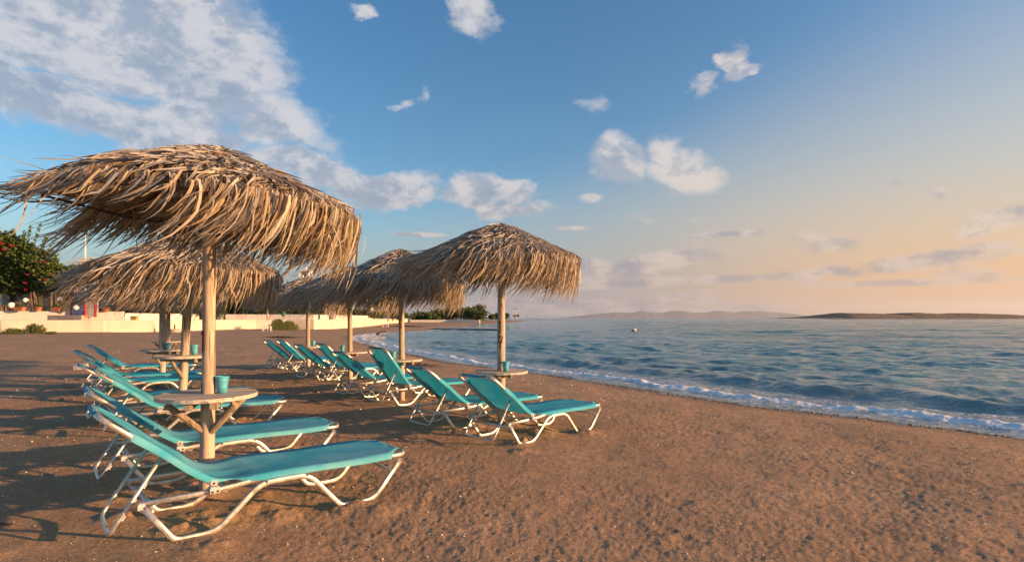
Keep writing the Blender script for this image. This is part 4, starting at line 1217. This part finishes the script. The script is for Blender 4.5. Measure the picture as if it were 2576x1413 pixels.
# hedge and trees behind the walls
for k, (u, hu, tv) in enumerate(((290, 40, 752), (345, 42, 746), (400, 44, 750), (455, 42, 744), (505, 40, 742), (545, 30, 738), (240, 34, 758))):
    tree('rounded green hedge shrub %s along the terrace' % ('at the left end', 'behind the dark lamp post', 'behind the third umbrella pole', 'behind the leaning pole', 'left of the nearest pole', 'behind the nearest pole', 'beside the notice board')[[6, 0, 1, 2, 3, 4, 5].index(k) if False else (1, 1, 2, 3, 4, 5, 6)[k] if k else 0], u, 60, PROM, tv, hu, 1500, .20, 300 + k, (.05, .08, .02), (.14, .17, .045), cat='shrub', name='hedge_shrub', trunkfrac=.05)
for k, (u, hu, tv, dd, lab) in enumerate(((585, 42, 728, 76, 'dark dense tree right of the lamp post'), (635, 50, 712, 79, 'tall dark tree behind the second umbrella tip'), (690, 52, 704, 82, 'tallest dark tree left of the bell tower'), (728, 34, 712, 84, 'dark tree just below the bell tower'), (660, 40, 742, 74, 'lower dark shrub-like tree before the tall trees'))):
    tree(lab, u, dd, PROM, tv, hu, 2600, .26, 320 + k, (.035, .058, .014), (.10, .135, .032), trunkfrac=.05)
for k, (u, hu, tv, dd) in enumerate(((765, 34, 772, 84), (810, 36, 770, 86), (855, 36, 768, 88), (905, 36, 775, 100), (950, 34, 778, 108), (1000, 36, 780, 118))):
    tree(('low green bush left of the farthest seaward pole', 'low green bush right of the farthest seaward pole', 'low green bush behind the concrete bin', 'low bush behind the third seaward pole', 'low bush right of the third seaward pole', 'low bush left of the second seaward pole')[k], u, dd, PROM if dd < 110 else .9, tv, hu, 1200, .24, 340 + k, (.04, .065, .016), (.11, .145, .035), cat='shrub', name='bush', trunkfrac=.05)
for k, (u, hu, tv, dd, lab) in enumerate(((1058, 34, 782, 168, 'leftmost rounded bush of the far clump'), (1100, 38, 773, 172, 'second rounded tree of the far clump'), (1140, 40, 768, 175, 'tallest rounded tree in the middle of the far clump'), (1180, 36, 770, 170, 'broad rounded tree near the right of the far clump'), (1203, 24, 778, 166, 'rightmost dark rounded tree of the far clump'), (1085, 26, 788, 163, 'low bush before the far clump'))):
    tree(lab, u, dd, .35, tv, hu, 2200, .36, 360 + k, (.045, .085, .016), (.115, .17, .035), 'trees of the far cove', trunkfrac=.04)
tree('pale olive-green feathery tree standing above the far clump', 1207, 178, .4, 763, 17, 900, .34, 380, (.15, .15, .07), (.27, .25, .13), 'trees of the far cove', trunkfrac=.25)
for k, (u, hu, tv, dd, lab) in enumerate(((1237, 13, 789, 205, 'small round tree left of the pole numbered 17'), (1252, 14, 786, 208, 'small round tree behind the pole numbered 17'), (1270, 13, 786, 206, 'small round tree right of the pole numbered 17'))):
    tree(lab, u, dd, .5, tv, hu, 700, .36, 385 + k, (.045, .08, .016), (.12, .17, .04), 'trees of the far cove', trunkfrac=.1)
for k, (u, lab) in enumerate(((1293.5, 'tiny wind-bent tree seen through the lifeguard tower'), (1302.5, 'tiny wind-bent tree right of the lifeguard tower'))):
    tree(lab, u, 214, .5, 790, 4.6, 220, .32, 392 + k, (.10, .12, .045), (.20, .22, .09), 'trees of the far cove', trunkfrac=.5)

# church
CH_WHITE = noisy('church_white', (.80, .78, .74), .05, .8, .85, .1)
DOME = noisy('dome_blue', (.035, .15, .42), .15, 1.0, .5, .05)
cd = 130.0
ch = thing('church', 'white church with open bell tower and blue dome above the trees', 'church', (at(800, 800, cd).x, cd, .9))
cx = lambda u: at(u, 800, cd).x - ch.location.x
cz = lambda v: at(u_ if False else 800, v, cd).z - .9
tw = cx(782) - cx(755); tx = cx(768.5)
MB().box((tx, 0, cz(706) / 2), (tw, tw, cz(706)), None, .03).build('tower', CH_WHITE, ch)
zb_, zt_ = cz(706), cz(684)
for sx in (-1, 1):
    for sy in (-1, 1): MB().box((tx + sx * (tw / 2 - .17), sy * (tw / 2 - .17), (zb_ + zt_) / 2), (.34, .34, zt_ - zb_), None, .02).build('belfry_pier', CH_WHITE, ch)
def arch_panel(w, z0, z1, y):
    n = 12; rr = w / 2 - .34; zc = z1 - .05 - rr
    top = [(-w / 2 + .30, z1)]; mb = MB()
    pts = [(rr * math.cos(t), zc + rr * math.sin(t)) for t in np.linspace(math.pi, 0, n)]
    for a_, b_ in zip(pts[:-1], pts[1:]):
        vs = [(tx + a_[0], y - .08, a_[1]), (tx + b_[0], y - .08, b_[1]), (tx + b_[0], y - .08, z1), (tx + a_[0], y - .08, z1), (tx + a_[0], y + .08, a_[1]), (tx + b_[0], y + .08, b_[1]), (tx + b_[0], y + .08, z1), (tx + a_[0], y + .08, z1)]
        mb.add(vs, [(0, 1, 2, 3), (7, 6, 5, 4), (0, 4, 5, 1), (2, 6, 7, 3)])
    return mb
for y in (-tw / 2 + .17, tw / 2 - .17):
    arch_panel(tw, zb_, zt_ - .003, y).build('arch', CH_WHITE, ch)
    for k in range(6): MB().box((tx - tw / 2 + .5 + k * (tw - 1.0) / 5, y, zb_ + .30), (.10, .08, .58)).build('baluster', CH_WHITE, ch)
o = arch_panel(tw, zb_, zt_ - .006, tw / 2 - .17).build('arch', CH_WHITE, ch); o.rotation_euler = (0, 0, R(90)); o.location = (tx, -tx, 0)
o = arch_panel(tw, zb_, zt_ - .006, -tw / 2 + .17).build('arch', CH_WHITE, ch); o.rotation_euler = (0, 0, R(90)); o.location = (tx, -tx, 0)
MB().box((tx, 0, zt_ + .10), (tw + .36, tw + .36, .20), None, .04).build('cornice', CH_WHITE, ch)
hz_ = cz(677) - zt_ - .2
MB().add([(tx - tw / 2 - .05, -tw / 2, zt_ + .2), (tx + tw / 2 + .05, -tw / 2, zt_ + .2), (tx + tw / 2 + .05, tw / 2, zt_ + .2), (tx - tw / 2 - .05, tw / 2, zt_ + .2), (tx, -tw / 2, zt_ + .2 + hz_), (tx, tw / 2, zt_ + .2 + hz_)], [(0, 1, 4), (2, 3, 5), (1, 2, 5, 4), (3, 0, 4, 5), (3, 2, 1, 0)]).build('gable_roof', CH_WHITE, ch)
MB().box((tx, 0, zt_ + .2 + hz_ + .2), (.5, .5, .42), None, .03).build('finial', CH_WHITE, ch)
MB().lathe([(.02, .75), (.16, .72), (.26, .40), (.34, .08), (.42, 0), (.38, .02)], 14, (tx, 0, zb_ + .95)).build('bell', noisy('bronze', (.08, .06, .035), .2, 5, .45, 0, metal=.7), ch, True)
dcx = cx(872); dr = cx(914) - cx(872)
MB().lathe([(dr * math.cos(t), dr * .95 * math.sin(t)) for t in np.linspace(0, math.pi / 2 - .02, 14)], 32, (dcx, 3, cz(706))).build('dome', DOME, ch, True)
MB().lathe([(dr * 1.0, 0), (dr * 1.0, cz(708)), (dr * 1.05, cz(708)), (dr * 1.05, cz(705.5)), (dr * .9, cz(705))], 32, (dcx, 3, 0)).build('drum', CH_WHITE, ch)
MB().box((dcx, 4, cz(740) / 2), (dr * 3, 9, cz(740)), None, .05).build('nave', CH_WHITE, ch)
wire = MB().tube([at(700, 682, 44).lerp(at(1090, 748, 60), t) - Vector((0, 0, .6 * math.sin(math.pi * t))) for t in np.linspace(0, 1, 14)], .014, 5).build('overhead_cable', BOLT)
tag(wire, 'thin dark overhead cable sagging past the bell tower', 'cable')

# ------------------------------------------------------------------ cove: concrete slipway, tower, net posts, buoy
sl_ = thing('concrete_slipway', 'worn white concrete slipway lying low in the water of the cove', 'slipway', (-6, 75, WL))
MB().prism([(-4.4, -1.0), (4.4, -6.0), (4.2, 5.0), (-4.0, 3.0)], -.5, .26).build('slab', stain_wall('worn_concrete', (.58, .55, .52), (.22, .19, .17)), sl_)
MB().prism([(-4.55, -1.15), (4.5, -6.15), (4.5, -5.9), (-4.45, -.9)], -.5, .10).build('edge_kerb', noisy('wet_concrete', (.06, .05, .045), .3, 4, .5, .1), sl_)
lt = thing('lifeguard_tower', 'white timber lifeguard tower on the tip of the far beach', 'lifeguard tower', (at(1296, 800, 200).x, 200, .48))
TH = at(0, 776.5, 200).z - .48
for sx in (-1, 1):
    for sy in (-1, 1): MB().tube([(sx * .95, sy * .8, -.1), (sx * .52, sy * .5, TH * .48), (sx * .50, sy * .48, TH)], .075, 6).build('post', WPOST, lt)
MB().box((0, 0, TH * .48), (1.15, 1.1, .10)).build('platform', WPOST, lt)
MB().box((0, 0, TH), (1.5, 1.5, .34), None, .04).build('roof', noisy('tan_roof', (.42, .30, .22), .15, 3, .8, .1), lt)
for k in range(6): MB().box((.0, -.82 + k * .055, TH * (.06 + .07 * k)), (.7, .05, .06)).build('rung', WPOST, lt)
for zz in (TH * .7, TH * .82): MB().box((0, .48, zz), (1.0, .05, .07)).build('rail', WPOST, lt)
for k, (u, d_, tv) in enumerate(((1327.6, 190, 793), (1374, 182, 794))):
    c = at(u, 800, d_)
    np_ = thing('net_post', ('left wooden volleyball post standing in the shallows', 'right wooden volleyball post standing in the shallows')[k], 'post', (c.x, d_, WL - .3), 0, 'volleyball posts off the far beach')
    MB().tube([(0, 0, 0), (0, 0, at(u, tv, d_).z - WL + .3)], .09, 8).build('timber', POLE, np_)
    MB().tube([(0, 0, at(u, tv, d_).z - WL + .15), (0, 0, at(u, tv, d_).z - WL + .36)], .11, 8).build('band', BARK, np_)
a_, b_ = at(1327.6, 795.5, 190), at(1374, 796, 182)
nt = MB()
for q in np.linspace(0, 1, 3):
    nt.tube([a_ - Vector((0, 0, q * .8)), b_ - Vector((0, 0, q * .8))], .012, 4)
o = nt.build('volleyball_net', WPOST); tag(o, 'faint volleyball net strung between two posts in the shallows', 'net')
by = thing('buoy', 'small white and orange mooring buoy floating offshore', 'buoy', (at(1595, 800, 64).x, 64, WL + .02))
MB().lathe([(.30 * math.sin(t), -.26 * math.cos(t)) for t in np.linspace(.02, math.pi - .02, 14)], 18, (0, 0, .10)).build('float', PLW, by, True)
MB().lathe([(.305, .02), (.31, .06), (.302, .14)], 18, (0, 0, .02)).build('band', noisy('orange_band', (.55, .16, .04), .1, 4, .5, 0), by, True)
MB().tube([(0, 0, .33), (0, 0, .46)], .04, 8).build('eye', BOLT, by)

# ------------------------------------------------------------------ island and far mountains
def ridge(name, prof, d, depth, m, rough, seed, label):
    us = np.linspace(prof[0][0], prof[-1][0], 240)
    vs_ = np.interp(us, [p_[0] for p_ in prof], [p_[1] for p_ in prof])
    hh = np.maximum((800 - vs_) / 1382 * d + CAM_H - WL, .0)
    ts = np.linspace(0, 1, 26)
    X = ((us - 1288) / 1382 * d)[None, :] * np.ones((26, 1)); Yy = d + (ts[:, None] - .30) * depth * np.ones((1, 240))
    shape = np.where(ts < .30, sstep(ts, 0, .30) ** .8, 1 - .75 * sstep(ts, .30, 1.0))
    Zz = hh[None, :] * shape[:, None]
    Zz = Zz * (1 + rough * fbm(X / depth * 9, Yy / depth * 9, 4, .55, seed)) - .3
    i, j = np.meshgrid(np.arange(25), np.arange(239), indexing='ij'); a = (i * 240 + j).ravel()
    me = np_mesh(name, np.stack([X.ravel(), Yy.ravel(), Zz.ravel() + WL], 1), np.stack([a, a + 1, a + 241, a + 240], 1), m, True)
    o = link_mesh(name, me); tag(o, kind='structure'); return o
m, N, p = mat('island_scrub', (.25, .18, .10), .95, 0, .1)
pos = geo_pos(N); n1 = N.noise(pos, .035, 5, .65); n2 = N.noise(pos, .12, 4, .6)
c = N.mix(N.mr(n1, .4, .6), (.34, .22, .125), (.24, .17, .09)); c = N.mix(N.mr(n2, .52, .60), c, (.065, .065, .03))
N.put(p.inputs['Base Color'], c)
cv = lambda L_: [((2000 + q * .8137) / 1.59, (1150 + r_ * .8137) / 1.59 + .6) for q, r_ in L_]
ridge('island', cv([(1545, 149), (1600, 141), (1630, 131), (1680, 122), (1740, 124), (1850, 126), (1930, 130), (1980, 122), (2060, 122), (2150, 127), (2250, 124), (2400, 127), (2500, 131), (2600, 136), (2700, 132), (2900, 128), (3100, 138), (3200, 149)]), 1500, 420, m, .10, 101, '')
mm = noisy('mountain_rock', (.17, .155, .13), .25, .002, .95, 0)
ridge('far_mountains', cv([(90, 150), (150, 147), (270, 149), (390, 138), (480, 128), (560, 120), (610, 123), (650, 122), (700, 115), (760, 121), (800, 120), (880, 113), (960, 122), (1010, 121), (1070, 114), (1160, 121), (1210, 116), (1260, 112), (1350, 120), (1450, 128), (1540, 143), (1620, 150)]), 27000, 3200, mm, .22, 111, '')

# ------------------------------------------------------------------ small things on the sand
# shells, pebbles and weed too many to count
g = np.random.default_rng(77)
def scatter_bits(name, n, rmin, rmax, amin, amax, smin, smax, cols, flat, seed, power=1.0, near_shore=None, rough=.8):
    g = np.random.default_rng(seed)
    if near_shore is None:
        r_ = rmin * (rmax / rmin) ** (g.random(n) ** power); a_ = g.uniform(amin, amax, n)
        x, y = r_ * np.sin(a_), r_ * np.cos(a_)
    else:
        L = np.concatenate([[0], np.cumsum(np.linalg.norm(np.diff(SL, axis=0), axis=1))])
        i0, i1 = near_shore[:2]
        dseg = np.linspace(0, 1, n) ; dd = g.uniform(L[i0], L[i1], n)
        px_ = np.interp(dd, L, SL[:, 0]); py_ = np.interp(dd, L, SL[:, 1])
        t = np.stack([np.interp(dd + .1, L, SL[:, 0]) - px_, np.interp(dd + .1, L, SL[:, 1]) - py_], 1); t /= np.linalg.norm(t, axis=1, keepdims=True)
        off = near_shore[2] + np.abs(g.normal(0, near_shore[3], n)) + .25 * fbm(px_ * .8, py_ * .8, 2, .5, 3)
        x = px_ - t[:, 1] * off; y = py_ + t[:, 0] * off
    s = shore_dist(x, y); ok = s > (.25 if near_shore is None else .02)
    x, y, s = x[ok], y[ok], s[ok]; n = len(x)
    z = beach_height(x, y, s)
    sz = smin * (smax / smin) ** (g.random(n) ** 2.2) * np.clip(np.hypot(x, y) / 5, .8, 2.2)
    base = np.array([(1, 0, 0), (-.5, .87, 0), (-.5, -.87, 0), (0, 0, 1), (.3, .1, -.4)], float)
    V = base[None] * sz[:, None, None] * np.stack([np.ones(n), g.uniform(.5, 1, n), np.full(n, flat) * g.uniform(.6, 1.3, n)], 1)[:, None, :]
    V += g.normal(0, .18, V.shape) * sz[:, None, None]
    an = g.uniform(0, 6.28, n); ca, sa = np.cos(an)[:, None], np.sin(an)[:, None]
    vx = V[..., 0] * ca - V[..., 1] * sa; vy = V[..., 0] * sa + V[..., 1] * ca
    V = np.stack([vx + x[:, None], vy + y[:, None], V[..., 2] + (z + sz * flat * .25)[:, None]], 2)
    f0 = np.array([(0, 1, 3), (1, 2, 3), (2, 0, 3), (1, 0, 4), (2, 1, 4), (0, 2, 4)])
    F = (np.arange(n)[:, None, None] * 5 + f0[None]).reshape(-1, 3)
    cc = np.array(cols)[g.integers(0, len(cols), n)] * g.uniform(.75, 1.15, (n, 1))
    o = link_mesh(name, np_mesh(name, V.reshape(-1, 3), F, GRIT, False, None, np.repeat(cc, 5, axis=0)))
    tag(o, kind='stuff'); return o
m, N, p = mat('grit', (.5, .45, .4), .8, 0, .3)
N.t.links.new(N.n('ShaderNodeAttribute', attribute_name='tone').outputs['Color'], p.inputs['Base Color'])
GRIT = m
o = scatter_bits('pebbles', 8500, 2.2, 30, -.8, .8, .0035, .013, [(.68, .62, .55), (.62, .55, .48), (.34, .28, .23), (.50, .38, .28), (.20, .16, .14), (.72, .70, .66)], .55, 401, .8)
tag(o, 'small pale pebbles and shell bits strewn over the sand', 'pebbles')
o = scatter_bits('sand_clods', 7000, 2.2, 22, -.85, .85, .003, .010, [(.40, .27, .17), (.34, .22, .135), (.46, .32, .21)], .8, 402, .8)
tag(o, 'loose clods of damp sand', 'sand clods')
o = scatter_bits('seaweed_line', 2200, 0, 0, 0, 0, .006, .020, [(.085, .085, .03), (.12, .10, .045), (.10, .07, .045), (.17, .125, .07)], .35, 403, 1, (6, 55, .16, .16))
tag(o, 'dark strip of dead seaweed along the waterline', 'seaweed')
def heap(label, x, y, rx, ry, n, size, cols, seed, hgt):
    g = np.random.default_rng(seed); z = gz(x, y)
    root = thing('seaweed_heap', label, 'seaweed', (x, y, z), 0, 'heaps of dry seaweed')
    px_ = g.normal(0, rx * .45, n); py_ = g.normal(0, ry * .45, n); zz = hgt * np.exp(-(px_ / rx) ** 2 * 2 - (py_ / ry) ** 2 * 2) * g.random(n) ** .6
    a_ = g.uniform(0, 6.28, n); l_ = size * g.uniform(.5, 1.5, n); w_ = size * .18
    dxx, dyy = np.cos(a_) * l_, np.sin(a_) * l_; dz_ = g.normal(0, .3, n) * l_
    V = np.stack([np.stack([px_ - dxx, py_ - dyy, zz], 1), np.stack([px_ + dyy * .2, py_ - dxx * .2, zz + w_], 1), np.stack([px_ + dxx, py_ + dyy, zz + np.abs(dz_)], 1), np.stack([px_ - dyy * .2, py_ + dxx * .2, zz + w_ * .5], 1)], 1)
    cc = np.array(cols)[g.integers(0, len(cols), n)]
    link_mesh('weed', np_mesh('weed', V.reshape(-1, 3), np.arange(n * 4).reshape(n, 4), GRIT, False, None, np.repeat(cc, 4, axis=0)), root)
WEED = [(.10, .075, .05), (.16, .12, .085), (.22, .17, .12), (.06, .045, .03)]
heap('small grey-brown heap of dry seaweed near the waterline behind the seaward loungers', -2.75, 15.9, .75, .5, 700, .05, WEED, 411, .10)
heap('reddish strip of dry weed on the sand before the cove', -15.6, 37.0, 1.5, .5, 600, .09, [(.17, .085, .05), (.10, .06, .04)], 412, .10)
heap('dark weed patch on the far beach above the cove', -16.2, 82, 3.0, .7, 500, .2, WEED, 413, .15)
cup = thing('plastic_cup', 'clear plastic cup lying on the sand left of the loungers', 'cup', (-10.13, 12.9, gz(-10.13, 12.9) + .045))
cup.rotation_euler = (0, R(84), .5)
m, N, p = mat('clear_plastic', (.75, .74, .72), .15, 0, .5)
tr_ = N.n('ShaderNodeBsdfTransparent'); mx = N.n('ShaderNodeMixShader'); mx.inputs[0].default_value = .45
N.t.links.new(tr_.outputs[0], mx.inputs[1]); N.t.links.new(p.outputs[0], mx.inputs[2]); N.t.links.new(mx.outputs[0], m.node_tree.nodes['Material Output'].inputs['Surface'])
MB().lathe([(.001, -.13), (.065, -.13), (.10, .13), (.105, .13), (.105, .14)], 20).build('cup_wall', m, cup, True)
MB().lathe([(.065, -.132), (.001, -.132)], 20).build('cup_bottom', m, cup)
dw = MB().tube([(-12.9, 52.2, WL + .02), (-12.5, 52.4, WL + .24), (-12.0, 52.3, WL + .30), (-11.5, 52.6, WL + .16)], [.10, .09, .07, .03], 7).build('driftwood', BARK, None, True)
tag(dw, 'dark driftwood branch at the edge of the cove', 'driftwood')
def stick(label, x, y, ang_, ln):
    z = gz(x, y) + .012
    o = MB().tube([(-ln / 2, 0, 0), (-.1 * ln, .012, .006), (.2 * ln, -.01, .004), (ln / 2, .01, .0)], [.005, .007, .006, .003], 6).build('dry_twig', BARK)
    o.location = (x, y, z); o.rotation_euler = (0, 0, ang_); tag(o, label, 'twig', 'dry twigs on the sand')
stick('thin dry twig on the sand at the left edge', -2.98, 3.22, .15, .22)
stick('short dry twig in the foreground before the nearest lounger', -1.62, 2.72, .1, .12)

# ------------------------------------------------------------------ sea air
hz = MB().box((0, 0, 395), (66000, 66000, 810)).build('haze', None)
m = bpy.data.materials.new('haze_air'); m.use_nodes = True
m.node_tree.nodes.clear()
N = NT(m.node_tree)
vol = N.n('ShaderNodeVolumePrincipled')
vol.inputs['Color'].default_value = (.74, .83, .98, 1); vol.inputs['Density'].default_value = 3.0e-5; vol.inputs['Anisotropy'].default_value = .3
mo = N.n('ShaderNodeOutputMaterial'); N.t.links.new(vol.outputs[0], mo.inputs['Volume'])
hz.data.materials.append(m); tag(hz, 'thin sea haze over the whole bay', 'haze', kind='stuff')
